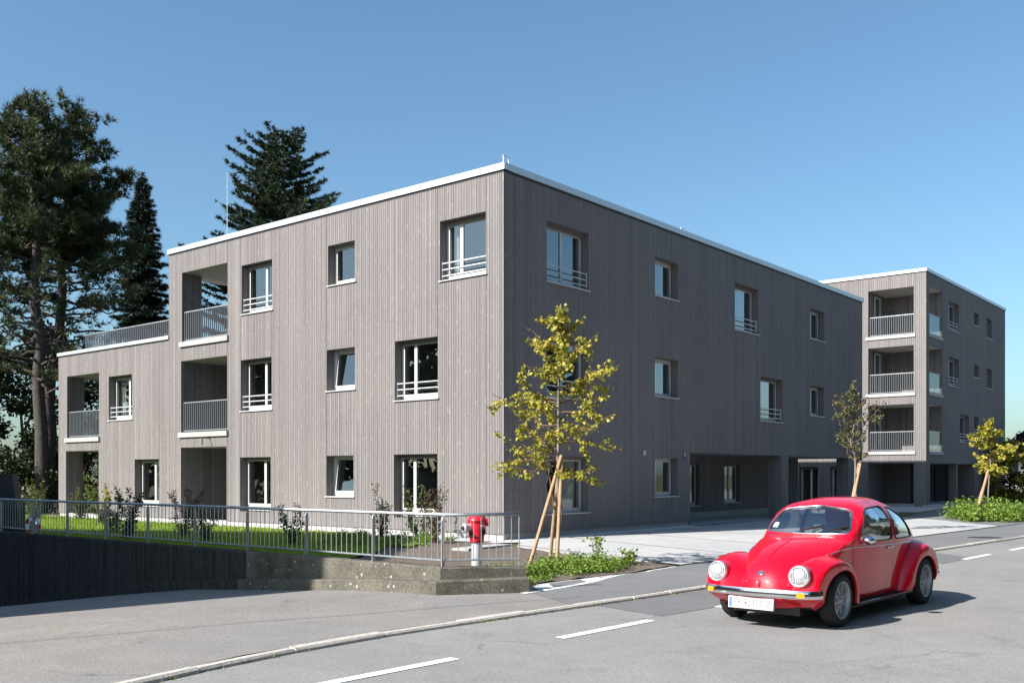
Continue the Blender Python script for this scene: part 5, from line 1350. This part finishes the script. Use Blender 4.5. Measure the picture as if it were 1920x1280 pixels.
# fenders
def spline(pts, n):
    pts = [np.array(p, float) for p in pts]; out = []
    P = [2 * pts[0] - pts[1]] + pts + [2 * pts[-1] - pts[-2]]
    for i in range(1, len(P) - 2):
        for j in range(n):
            t = j / n; a, b, c, d = P[i - 1], P[i], P[i + 1], P[i + 2]
            out.append(.5 * (2 * b + (c - a) * t + (2 * a - 5 * b + 4 * c - d) * t * t + (3 * b - a - 3 * c + d) * t ** 3))
    out.append(pts[-1]); return np.array(out)
def fender(sg, crown, lip, yin, ycr, yout, ylip, name):
    C_ = spline(crown, 8); L_ = spline(lip, 8); n = min(len(C_), len(L_)); C_ = C_[:n]; L_ = L_[:n]
    rows = []
    for i in range(n):
        u_ = i / (n - 1); c, l = C_[i], L_[i]; yo = float(ip(u_, [0, .12, .5, .85, 1], yout)); yl = float(ip(u_, [0, .12, .5, .85, 1], ylip)); yc_ = float(ip(u_, [0, .5, 1], ycr)); yi = float(ip(u_, [0, .5, 1], yin))
        cen = np.array([lip_c[0], lip_c[1]])
        inn = c + (l - c) * .42
        ctl = [(inn[0], yi, inn[1]), (c[0], yc_ - .06, c[1]), (c[0] + (l[0] - c[0]) * .07, yc_ + .045, c[1] + (l[1] - c[1]) * .07), (c[0] + (l[0] - c[0]) * .32, yo - .022, c[1] + (l[1] - c[1]) * .32),
               (c[0] + (l[0] - c[0]) * .66, yo, c[1] + (l[1] - c[1]) * .66), (l[0], yl, l[1]), (l[0], yl - .035, l[1])]
        rows.append(spline(ctl[:6], 4).tolist() + [ctl[6], (l[0], yi - .06, l[1])])
    m_ = len(rows[0]); vs = [(p[0], sg * p[1], p[2]) for r in rows for p in r]
    fs = []; fin = []
    for i in range(n - 1):
        for j in range(m_ - 1):
            f = (i * m_ + j, (i + 1) * m_ + j, (i + 1) * m_ + j + 1, i * m_ + j + 1)
            (fin if j >= m_ - 2 else fs).append(f)
    mb = CB(); mb.add(vs, fs, "car_paint"); o = mb.build(name, car, smooth=True)
    mb = CB(); mb.add(vs, fin, "black_trim"); mb.build("wheel_well", o)
    # bead along the lip
    mb = CB(); mb.tube([(r[-2][0], sg * (r[-2][1] + .028), r[-2][2]) for r in rows], .009, "car_paint", 6); mb.build("fender_bead", o, smooth=True)
    return o
for sg in (1, -1):
    lip_c = (1.2, .33)
    f_ = fender(sg, [(1.70, .33), (1.815, .43), (1.815, .58), (1.765, .71), (1.64, .795), (1.44, .845), (1.20, .845), (1.0, .78), (.86, .66), (.755, .50), (.69, .36), (.66, .285)],
           [(1.56, .275), (1.585, .34), (1.58, .44), (1.545, .54), (1.46, .63), (1.34, .685), (1.20, .705), (1.06, .685), (.95, .625), (.875, .53), (.83, .40), (.815, .285)],
           [.16, .34, .48], [.46, .60, .64], [.62, .735, .785, .765, .745], [.60, .725, .785, .765, .745], "front_fender")
    lip_c = (-1.2, .33)
    r_ = fender(sg, [(-.60, .285), (-.64, .38), (-.72, .56), (-.86, .74), (-1.03, .86), (-1.24, .90), (-1.44, .86), (-1.58, .77), (-1.68, .63), (-1.73, .47), (-1.73, .36)],
           [(-.815, .285), (-.825, .36), (-.86, .50), (-.94, .61), (-1.06, .685), (-1.2, .71), (-1.34, .685), (-1.46, .62), (-1.55, .51), (-1.60, .40), (-1.61, .34)],
           [.50, .40, .26], [.64, .60, .50], [.745, .77, .79, .77, .72], [.745, .77, .79, .77, .72], "rear_fender")
    # headlight in the front fender
    hl_ = MB(); hl_.lathe([(.0, .032), (.03, .031), (.06, .026), (.082, .016), (.093, .0)], "lamp_glass", 32, 'X'); ho = None
    ring = MB(); ring.lathe([(.093, .0), (.096, .010), (.104, .010), (.114, -.004), (.118, -.03), (.118, -.06)], "ring_chrome", 36, 'X', cap=False)
    head = ring.build("headlight", f_, smooth=True); head.location = (1.815 * KX, sg * .535 * KY, cz(.665)); head.rotation_euler = (0, R(-6), R(3) * sg); head.scale = (1, 1, 1)
    g_ = hl_.build("lens", head, smooth=True)
    rf = MB(); rf.lathe([(.0, -.045), (.05, -.035), (.092, .0)], "lamp_white", 28, 'X'); rf.build("reflector", head, smooth=True)
    rb = MB()
    for q in range(-4, 5): rb.box(.018 - abs(q) * .003, .034 - abs(q) * .004, q * .019 - .0015, q * .019 + .0015, -.075 + abs(q) * .006, .075 - abs(q) * .006, "lamp_lens")
    stuff(rb.build("lens_ribs", head))
    bk = MB(); bk.lathe([(.117, -.02), (.122, -.06), (.125, -.16), (.12, -.30)], "car_paint", 32, 'X', cap=False); bk.build("headlight_bowl", head, smooth=True)
    hb = CB(); hb.tube([(1.60, sg * .43, .53), (1.60, sg * .43, .545)], .02, "black_trim", 8)
    tl = MB(); tl.lathe([(0, 0), (.06, 0), (.055, .03), (0, .04)], "red_lens", 20, 'X'); to = tl.build("tail_light", r_); to.location = (-1.73 * KX, sg * .55 * KY, cz(.62)); to.rotation_euler = (0, 0, R(180)); to.scale = (1, 1, 1.4)
    # running board
    mb = CB(); mb.hexa([(-.80, sg * .55, .25), (.82, sg * .55, .25), (.82, sg * .735, .25), (-.80, sg * .735, .25), (-.80, sg * .55, .285), (.82, sg * .55, .285), (.82, sg * .735, .277), (-.80, sg * .735, .277)], "rubber"); rbd = mb.build("running_board", car)
    mb = CB()
    for q in range(6): mb.box(-.78, .80, sg * (.60 + q * .02) - .004, sg * (.60 + q * .02) + .004, .28, .288, "rubber")
    stuff(mb.build("rib", rbd))
    mb = CB(); mb.tube([(-.80, sg * .737, .272), (.80, sg * .737, .272)], .012, "chrome", 8); mb.build("edge_strip", rbd)
# bumpers
def bumper(pts, name, front_):
    Pc = spline(pts, 8); rows = []; n = len(Pc); hgt = [(-.044, 0), (-.046, .012), (-.028, .020), (-.012, .022), (-.010, .017), (.010, .017), (.012, .022), (.028, .020), (.046, .012), (.044, 0)]
    mb = CB(); vs = []
    for i in range(n):
        t = Pc[min(i + 1, n - 1)] - Pc[max(i - 1, 0)]; t = t / np.linalg.norm(t); nn = np.array([t[1], -t[0]])
        if (nn[0] > 0) != front_: nn = -nn
        for h, o in hgt: vs.append((Pc[i][0] + nn[0] * o, Pc[i][1] + nn[1] * o, Pc[i][2] + h))
    k = len(hgt); ch = []; bl = []
    for i in range(n - 1):
        for j in range(k - 1): (bl if j == 4 else ch).append((i * k + j, (i + 1) * k + j, (i + 1) * k + j + 1, i * k + j + 1))
    ch += [(0, 1, 2, 3, 4, 5, 6, 7, 8, 9)[::-1], tuple((n - 1) * k + q for q in range(10))]
    mb.add(vs, ch, "chrome"); o = mb.build(name, car)
    m2 = CB(); m2.add(vs, bl, "black_trim"); m2.build("bumper_stripe", o); return o
fb = bumper([(1.66, -.735, .465), (1.745, -.71, .465), (1.815, -.63, .465), (1.875, -.40, .465), (1.90, 0, .465), (1.875, .40, .465), (1.815, .63, .465), (1.745, .71, .465), (1.66, .735, .465)], "front_bumper", True)
rbp = bumper([(-1.62, -.74, .44), (-1.78, -.70, .44), (-1.93, -.45, .44), (-1.97, 0, .44), (-1.93, .45, .44), (-1.78, .70, .44), (-1.62, .74, .44)], "rear_bumper", False)
for sg in (1, -1):
    mb = CB(); x0, y0, x1, y1 = 1.853, sg * .535, 1.832, sg * .625
    d2 = Vector((x1 - x0, y1 - y0)).normalized(); n2 = Vector((abs(d2.y), -d2.x * (1 if d2.y > 0 else -1)))
    P = []
    for z_ in (.438, .490):
        for (xx, yy), o in (((x0, y0), .012), ((x1, y1), .012), ((x1, y1), .030), ((x0, y0), .030)): P.append((xx + n2.x * o, yy + n2.y * o, z_))
    mb.hexa(P, "amber"); mb.build("indicator", fb)
    mb = CB(); mb.tube([(1.62, sg * .36, .42), (1.86, sg * .36, .42)], .02, "black_trim", 6); mb.build("bumper_bracket", fb)
# number plate
pl = MB(); pl.box(-.26, .26, -.006, .006, -.06, .06, "plate_white"); po = pl.build("number_plate", car, bevel=.003)
po.matrix_local = Matrix.Translation((1.885 * KX, -.03, .268)) @ Matrix.Rotation(R(90), 4, 'Z') @ Matrix.Rotation(R(-4), 4, 'X')
mb = MB(); mb.box(-.252, -.215, -.0085, -.006, -.052, .052, "plate_blue"); q = mb.build("plate_band", po)
for z0, z1 in ((.050, .054), (-.054, -.050)): mb = MB(); mb.box(-.212, .252, -.008, -.006, z0, z1, "plate_red"); mb.build("plate_line", po)
text("FK", .10, "plate_ink", po, Matrix.Translation((-.150, -.0075, 0)) @ RX, "plate_letters", .0008)
text("235CZ", .10, "plate_ink", po, Matrix.Translation((.095, -.0075, 0)) @ RX, "plate_letters", .0008)
mb = MB(); mb.box(-.068, -.042, -.0085, -.006, -.014, .014, "plate_red"); mb.build("plate_crest", po)
mb = MB(); mb.box(-.27, .27, .006, .02, -.068, .02, "black_trim"); mb.build("plate_holder", po)
# apron and underbody
mb = CB(); mb.box(-1.65, 1.62, -.44, .44, .20, .30, "black_trim"); mb.box(-1.9, -1.2, -.42, .42, .20, .45, "black_trim"); mb.box(.8, 1.66, -.46, .46, .24, .60, "black_trim"); mb.box(-.85, .85, -.60, .60, .20, .275, "black_trim"); mb.build("underbody", car)
fa = CB(); rows = []
for y in np.linspace(-.62, .62, 25):
    x = 1.755 - .10 * (abs(y) / .62) ** 2.2; rows.append([(x - .02, y, .46), (x + .004, y, .40), (x - .01, y, .33 + .03 * (abs(y) / .62) ** 2), (x - .06, y, .275 + .04 * (abs(y) / .62) ** 2)])
vs = sum(rows, []); fa.add(vs, [(i * 4 + j, i * 4 + 4 + j, i * 4 + 5 + j, i * 4 + 1 + j) for i in range(24) for j in range(3)], "car_paint"); fa.build("front_apron", car, smooth=True)
# wheels
def wheel(x, sg, yo, wd, rt, name="wheel"):
    t = MB(); hw = wd / 2; rr = .197
    t.lathe([(rr - .004, -hw + .02), (rr + .01, -hw + .004), (rr + .03, -hw), (rt - .035, -hw - .002), (rt - .012, -hw + .012), (rt, -hw + .035), (rt, hw - .035), (rt - .012, hw - .012), (rt - .035, hw + .002), (rr + .03, hw), (rr + .01, hw - .004), (rr - .004, hw - .02)], "rubber", 48, 'Y', cap=False)
    o = t.build(name, car, smooth=True); o.location = (x * KX, sg * (yo * KY + .01 - hw), rt)
    mb = MB(); mb.lathe([(rr + .006, hw - .002), (rr + .002, hw + .004), (rr - .010, hw), (rr - .016, hw - .02), (rr - .03, hw - .055), (rr - .035, -hw + .02)], "alloy", 44, 'Y', cap=False)
    rm = mb.build("rim", o, smooth=True)
    mb = MB(); mb.lathe([(0, hw - .07), (.155, hw - .075), (.168, hw - .09)], "alloy_dark", 32, 'Y'); mb.build("brake_cover", o)
    for k in range(8):
        a = k * math.pi / 4; sp = MB(); c, s_ = math.cos(a), math.sin(a)
        def q(r, w_, y): return (r * c - w_ * s_, y, r * s_ + w_ * c)
        sp.hexa([q(.045, -.017, hw - .06), q(.165, -.024, hw - .06), q(.165, .024, hw - .06), q(.045, .017, hw - .06), q(.045, -.013, hw - .028), q(.165, -.016, hw - .036), q(.165, .016, hw - .036), q(.045, .013, hw - .028)], "alloy"); sp.build("spoke", rm)
    mb = MB(); mb.lathe([(.062, hw - .06), (.060, hw - .026), (.038, hw - .018), (.034, hw - .006), (.0, hw - .003)], "alloy", 24, 'Y'); mb.build("hub", rm, smooth=True)
    for k in range(5):
        a = k * 2 * math.pi / 5 + .3; mb = MB(); mb.lathe([(.009, hw - .03), (.009, hw - .014), (0, hw - .012)], "chrome", 8, 'Y', (.047 * math.cos(a), 0, .047 * math.sin(a))); mb.build("lug_nut", rm)
    if sg < 0: o.scale = (1, -1, 1)
    return o
w1 = wheel(1.2, 1, .745, .165, .288); w1.rotation_euler = (0, R(18), 0)
wheel(1.2, -1, .745, .165, .288); wheel(-1.2, 1, .755, .185, .292).rotation_euler = (0, R(7), 0); wheel(-1.2, -1, .755, .185, .292)
# mirror, wipers, sticker, interior
for sg in (1,):
    mb = CB(); mb.tube([(.50, sg * .645, .955), (.52, sg * .71, .985)], .010, "chrome", 6); mo = mb.build("side_mirror", car, smooth=True)
    sh_ = MB(); sh_.lathe([(0, .075), (.03, .07), (.055, .045), (.066, .0), (.060, -.004), (0, -.002)], "chrome", 20, 'X'); so_ = sh_.build("mirror_shell", mo, smooth=True); so_.location = (.515 * KX, sg * .76 * KY, cz(1.0)); so_.scale = (1.25, 1.15, .85)
for ys, ye in ((-.20, .17), (.22, .52)):
    za = 1.055; xa = x_at(ys, za + .02, .3, .78); xb = x_at(ye, 1.145 if ye < .3 else 1.16, .3, .76)
    zb = 1.145 if ye < .3 else 1.16
    mb = CB(); mb.tube([(xa + .02, ys, za), ((xa + xb) / 2 + .035, (ys + ye) / 2, (za + zb) / 2 + .005), (xb + .014, ye, zb)], .007, "black_trim", 6); wp = mb.build("wiper", car)
    mb = CB(); a = Vector((xa + .02, ys, za)); b = Vector((xb + .014, ye, zb)); c = a.lerp(b, .35); mb.tube([tuple(c + Vector((.016, 0, .012))), tuple(a.lerp(b, .7) + Vector((.016, 0, .012))), tuple(b + Vector((0, .02, .012)))], .011, "black_trim", 5); mb.build("blade", wp)
mb = CB(); zz = 1.125; xx = x_at(-.50, zz, .22, .76); x2 = x_at(-.43, zz, .22, .76); x3 = x_at(-.49, zz + .055, .22, .76); x4 = x_at(-.43, zz + .055, .22, .76)
mb.quad((xx + .004, -.505, zz), (x2 + .004, -.435, zz), (x4 + .004, -.435, zz + .055), (x3 + .004, -.495, zz + .055), "plate_white"); mb.build("sticker", body)
def seat(x, y):
    mb = MB(); mb.hexa([ct(p) for p in [(x - .02, y - .24, .42), (x + .46, y - .22, .46), (x + .46, y + .22, .46), (x - .02, y + .24, .42), (x - .02, y - .24, .56), (x + .46, y - .22, .62), (x + .46, y + .22, .62), (x - .02, y + .24, .56)]], "seat")
    mb.hexa([ct(p) for p in [(x - .10, y - .23, .50), (x + .02, y - .23, .52), (x + .02, y + .23, .52), (x - .10, y + .23, .50), (x - .28, y - .19, 1.10), (x - .19, y - .19, 1.12), (x - .19, y + .19, 1.12), (x - .28, y + .19, 1.10)]], "seat"); return mb.build("seat", car, bevel=.03)
seat(-.28, .33); seat(-.28, -.33)
mb = CB(); mb.hexa([(-1.0, -.52, .45), (-.65, -.56, .45), (-.65, .56, .45), (-1.0, .52, .45), (-1.05, -.50, .62), (-.62, -.55, .60), (-.62, .55, .60), (-1.05, .50, .62)], "seat"); mb.hexa([(-1.1, -.5, .6), (-1.0, -.5, .6), (-1.0, .5, .6), (-1.1, .5, .6), (-1.2, -.46, 1.0), (-1.1, -.46, 1.0), (-1.1, .46, 1.0), (-1.2, .46, 1.0)], "seat"); mb.build("rear_seat", car)
mb = CB(); mb.hexa([(.52, -.58, .70), (.66, -.58, .70), (.66, .58, .70), (.52, .58, .70), (.55, -.57, .99), (.70, -.56, 1.005), (.70, .56, 1.005), (.55, .57, .99)], "black_trim"); mb.build("dashboard", car)
mb = CB(); a_ = [(.44 - .05 * math.sin(q) * .5, .33 + .18 * math.cos(q), .93 + .165 * math.sin(q)) for q in np.linspace(0, 2 * math.pi, 28, endpoint=False)]; mb.tube(a_, .012, "black_trim", 6, closed=True); mb.tube([(.44, .15, .93), (.44, .51, .93)], .012, "black_trim", 5); mb.tube([(.44, .33, .93), (.62, .33, .86)], .018, "black_trim", 6); mb.build("steering_wheel", car, smooth=True)
mb = CB(); mb.tube([(.40, 0, 1.36), (.36, 0, 1.33)], .008, "black_trim", 5); mb.hexa([(.35, -.09, 1.30), (.365, -.09, 1.30), (.365, .09, 1.30), (.35, .09, 1.30), (.34, -.09, 1.345), (.355, -.09, 1.345), (.355, .09, 1.345), (.34, .09, 1.345)], "black_trim"); mb.build("rear_view_mirror", car)

# ------------------------------------------------------------ the driver
drv = tag(empty("person", (0, 0, 0)), "driver in a beige shirt sitting at the wheel inside the red car", "person")
drv.location = car.location; drv.rotation_euler = car.rotation_euler
def skin_body(name, pts, edges, radii, mt, parent, lv=1):
    me = bpy.data.meshes.new(name); me.from_pydata([ct(p) for p in pts], edges, []); o = bpy.data.objects.new("tmp_skin", me); COL.objects.link(o)
    sk = o.modifiers.new("Skin", 'SKIN'); sk.use_smooth_shade = True
    for i, r in enumerate(radii):
        q = me.skin_vertices[0].data[i]; q.radius = (r, r) if not isinstance(r, tuple) else r; q.use_root = (i == 0)
    ss = o.modifiers.new("Sub", 'SUBSURF'); ss.levels = lv; ss.render_levels = lv
    dg = bpy.context.evaluated_depsgraph_get(); m2 = bpy.data.meshes.new_from_object(o.evaluated_get(dg)); m2.name = name
    bpy.data.objects.remove(o); bpy.data.meshes.remove(me); m2.materials.clear(); m2.materials.append(MATS[mt]); m2.shade_smooth()
    r = bpy.data.objects.new(name, m2); COL.objects.link(r); r.parent = parent; return r
y = .33
P = [(-.12, y, .62), (-.17, y, .80), (-.20, y, .98), (-.20, y, 1.08), (-.18, y, 1.15), (-.17, y, 1.23), (-.155, y, 1.31),
     (-.19, y + .19, 1.04), (.02, y + .25, .88), (.25, y + .20, .95), (.40, y + .17, .99), (-.19, y - .19, 1.04), (.02, y - .24, .86), (.25, y - .19, .94), (.40, y - .17, .98),
     (.10, y + .11, .66), (.40, y + .13, .70), (.58, y + .13, .42), (.10, y - .11, .66), (.40, y - .13, .70), (.58, y - .13, .42)]
E_ = [(0, 1), (1, 2), (2, 3), (3, 4), (4, 5), (5, 6), (3, 7), (7, 8), (8, 9), (9, 10), (3, 11), (11, 12), (12, 13), (13, 14), (0, 15), (15, 16), (16, 17), (0, 18), (18, 19), (19, 20)]
Rr = [.15, .14, .15, .11, .055, .075, .082, .075, .052, .042, .032, .075, .052, .042, .032, .09, .07, .045, .09, .07, .045]
skin_body("body", P, E_, Rr, "skin", drv, 2)
P2 = [(-.12, y, .60), (-.17, y, .80), (-.20, y, .98), (-.20, y, 1.075), (-.19, y + .19, 1.04), (.02, y + .25, .88), (.20, y + .21, .935), (-.19, y - .19, 1.04), (.02, y - .24, .86), (.20, y - .20, .925)]
skin_body("shirt", P2, [(0, 1), (1, 2), (2, 3), (3, 4), (4, 5), (5, 6), (3, 7), (7, 8), (8, 9)], [.16, .152, .162, .125, .088, .064, .054, .088, .064, .054], "shirt", drv, 2)
P3 = [(-.12, y, .61), (.10, y + .11, .66), (.40, y + .13, .70), (.58, y + .13, .42), (.10, y - .11, .66), (.40, y - .13, .70), (.58, y - .13, .42)]
skin_body("trousers", P3, [(0, 1), (1, 2), (2, 3), (0, 4), (4, 5), (5, 6)], [.17, .105, .082, .055, .105, .082, .055], "trousers", drv, 2)
mb = CB(); vs = []; nn = 14
hv = []
for i in range(9):
    ph = i / 8 * math.pi * .62
    for j in range(16):
        th = j / 16 * 2 * math.pi; fr = 1 if math.cos(th) < .55 else .55
        ph2 = ph * (fr if i > 4 else 1)
        hv.append((-.165 + .098 * math.sin(ph2) * math.cos(th), y + .088 * math.sin(ph2) * math.sin(th), 1.29 + .118 * math.cos(ph2)))
mb.add(hv, [(i * 16 + j, i * 16 + (j + 1) % 16, (i + 1) * 16 + (j + 1) % 16, (i + 1) * 16 + j) for i in range(8) for j in range(16)], "hair"); mb.build("hair", drv, smooth=True)
mb = CB(); mb.hexa([(-.085, y - .012, 1.255), (-.060, y - .012, 1.25), (-.060, y + .012, 1.25), (-.085, y + .012, 1.255), (-.085, y - .006, 1.30), (-.078, y - .006, 1.30), (-.078, y + .006, 1.30), (-.085, y + .006, 1.30)], "skin"); mb.build("nose", drv, smooth=True)
for sg in (1, -1):
    mb = CB(); mb.lathe([(0, .010), (.008, .007), (.011, 0)], "sign_white", 10, 'X', (-.081, y + sg * .032, 1.30)); e_ = mb.build("eye", drv, smooth=True)
    mb = CB(); mb.lathe([(0, .0125), (.005, .011)], "hair", 8, 'X', (-.081, y + sg * .032, 1.30)); mb.build("pupil", e_)
    mb = CB(); mb.tube([(-.16, y + sg * .082, 1.255), (-.168, y + sg * .094, 1.29), (-.16, y + sg * .09, 1.31)], .012, "skin", 6); mb.build("ear", drv, smooth=True)
    hd = empty("hand", (0, 0, 0)); bpy.data.objects.remove(hd)
    hx_, hy_, hz_ = .43, y + sg * .175, .985 + (.0 if sg > 0 else -.01)
    pts = [(.395, y + sg * .17, hz_)]; ed = []; rd = [.024]
    pts.append((.425, hy_, hz_ + .012)); ed.append((0, 1)); rd.append(.027)
    for k, (dz_, ln) in enumerate(((.032, .06), (.012, .068), (-.009, .064), (-.029, .05))):
        b0 = len(pts); pts += [(.452, hy_ + sg * .012, hz_ + dz_), (.472, hy_ + sg * (-.006), hz_ + dz_), (.464, hy_ - sg * .030, hz_ + dz_ * .95)]
        ed += [(1, b0), (b0, b0 + 1), (b0 + 1, b0 + 2)]; rd += [.0105, .0095, .008]
    b0 = len(pts); pts += [(.425, hy_ - sg * .022, hz_ + .036), (.438, hy_ - sg * .04, hz_ + .048)]; ed += [(1, b0), (b0, b0 + 1)]; rd += [.011, .009]
    skin_body("hand", pts, ed, rd, "skin", drv, 1)
mb = CB(); mb.tube([(-.081, y - .022, 1.228), (-.076, y, 1.226), (-.081, y + .022, 1.228)], .005, "plate_red", 5); mb.build("mouth", drv, smooth=True)
#CAR_END
# ------------------------------------------------------------ unseen house and trees added for their shade and dark reflections; houses opposite
SH = 12.0; sx, sy = SUN_D.x * SH / math.tan(SUN_EL), SUN_D.y * SH / math.tan(SUN_EL)
quad = [(-2.35, 15.05), (-2.15, 25.6), (-15.5, 28.3), (-22.0, 16.0)]
nh = tag(empty("shade_caster_house", (0, 0, 0)), "plain shade casting house block added left of the driveway, outside the picture", "house")
fp = [(x - sx, y - sy) for x, y in quad]  # footprint set back along the sun so the added block casts this shade outline
mb = MB(); mb.prism(fp, -2.2, SH + .06, "render_wall"); mb.build("wall", nh)
nh.children[0].data.materials.clear(); nh.children[0].data.materials.append(MATS["dark_panel"])
G2 = "added trees across the street"
for i, (x_, y_, hh) in enumerate([(-44, 12, 13), (-46, 22, 15), (-45, 33, 12), (-46, 44, 14), (-42, 3, 12)]):  # unseen trees added to darken the window reflections
    bush("reflection_tree", (x_, y_, -1.5), 5.5, 5.5, hh, 9000, "leaf_dark", .8, ["first", "second", "third", "fourth", "fifth"][i] + " leafy tree added left of the driveway to darken reflections, outside the picture", "tree", 300 + i, "added trees left of the driveway", 6, .05, .16, 50)
random.seed(5)
for i in range(13):  # unseen tree row added to cut skylight on the shaded faces
    kx, off, hh = 3 + i * 5.2, 14.0 + random.uniform(-.6, 1.0), random.uniform(11, 14)
    a, t1 = along(KERB, kx); n1 = Vector((t1.y, -t1.x)); p = a + n1 * off
    words = ["first", "second", "third", "fourth", "fifth", "sixth", "seventh", "eighth", "ninth", "tenth", "eleventh", "twelfth", "thirteenth"]
    bush("sky_screen_tree", (p.x, p.y, 0), 3.2, 3.2, hh, 3000, "leaf_dark", .6, words[i] + " leafy tree of the row added across the street to block skylight", "tree", 200 + i, G2, 6, .05, .14, 46)
for i, (kx, off) in enumerate([(18, 23), (36, 24)]):
    a, t1 = along(KERB, kx); n1 = Vector((t1.y, -t1.x)); p = a + n1 * off
    oh = tag(empty("opposite_house", (p.x, p.y, 0), math.atan2(t1.y, t1.x)), ("cream" if i else "pale") + " rendered house across the street, outside the picture", "house")
    mb = MB(); mb.box(-6, 6, -5, 5, 0, 6.2, "render_wall"); mb.build("wall", oh)
    mb = MB(); mb.hexa([(-6.5, -5.6, 6.2), (6.5, -5.6, 6.2), (6.5, 5.6, 6.2), (-6.5, 5.6, 6.2), (-6.5, -.05, 9.6), (6.5, -.05, 9.6), (6.5, .05, 9.6), (-6.5, .05, 9.6)], "roof_tile"); mb.build("roof", oh)
    for q in range(4):
        for zz in (1.0, 3.9): mb = MB(); mb.box(-5 + q * 2.8, -3.9 + q * 2.8, 5.0, 5.04, zz, zz + 1.4, "gasket"); mb.build("window", oh)
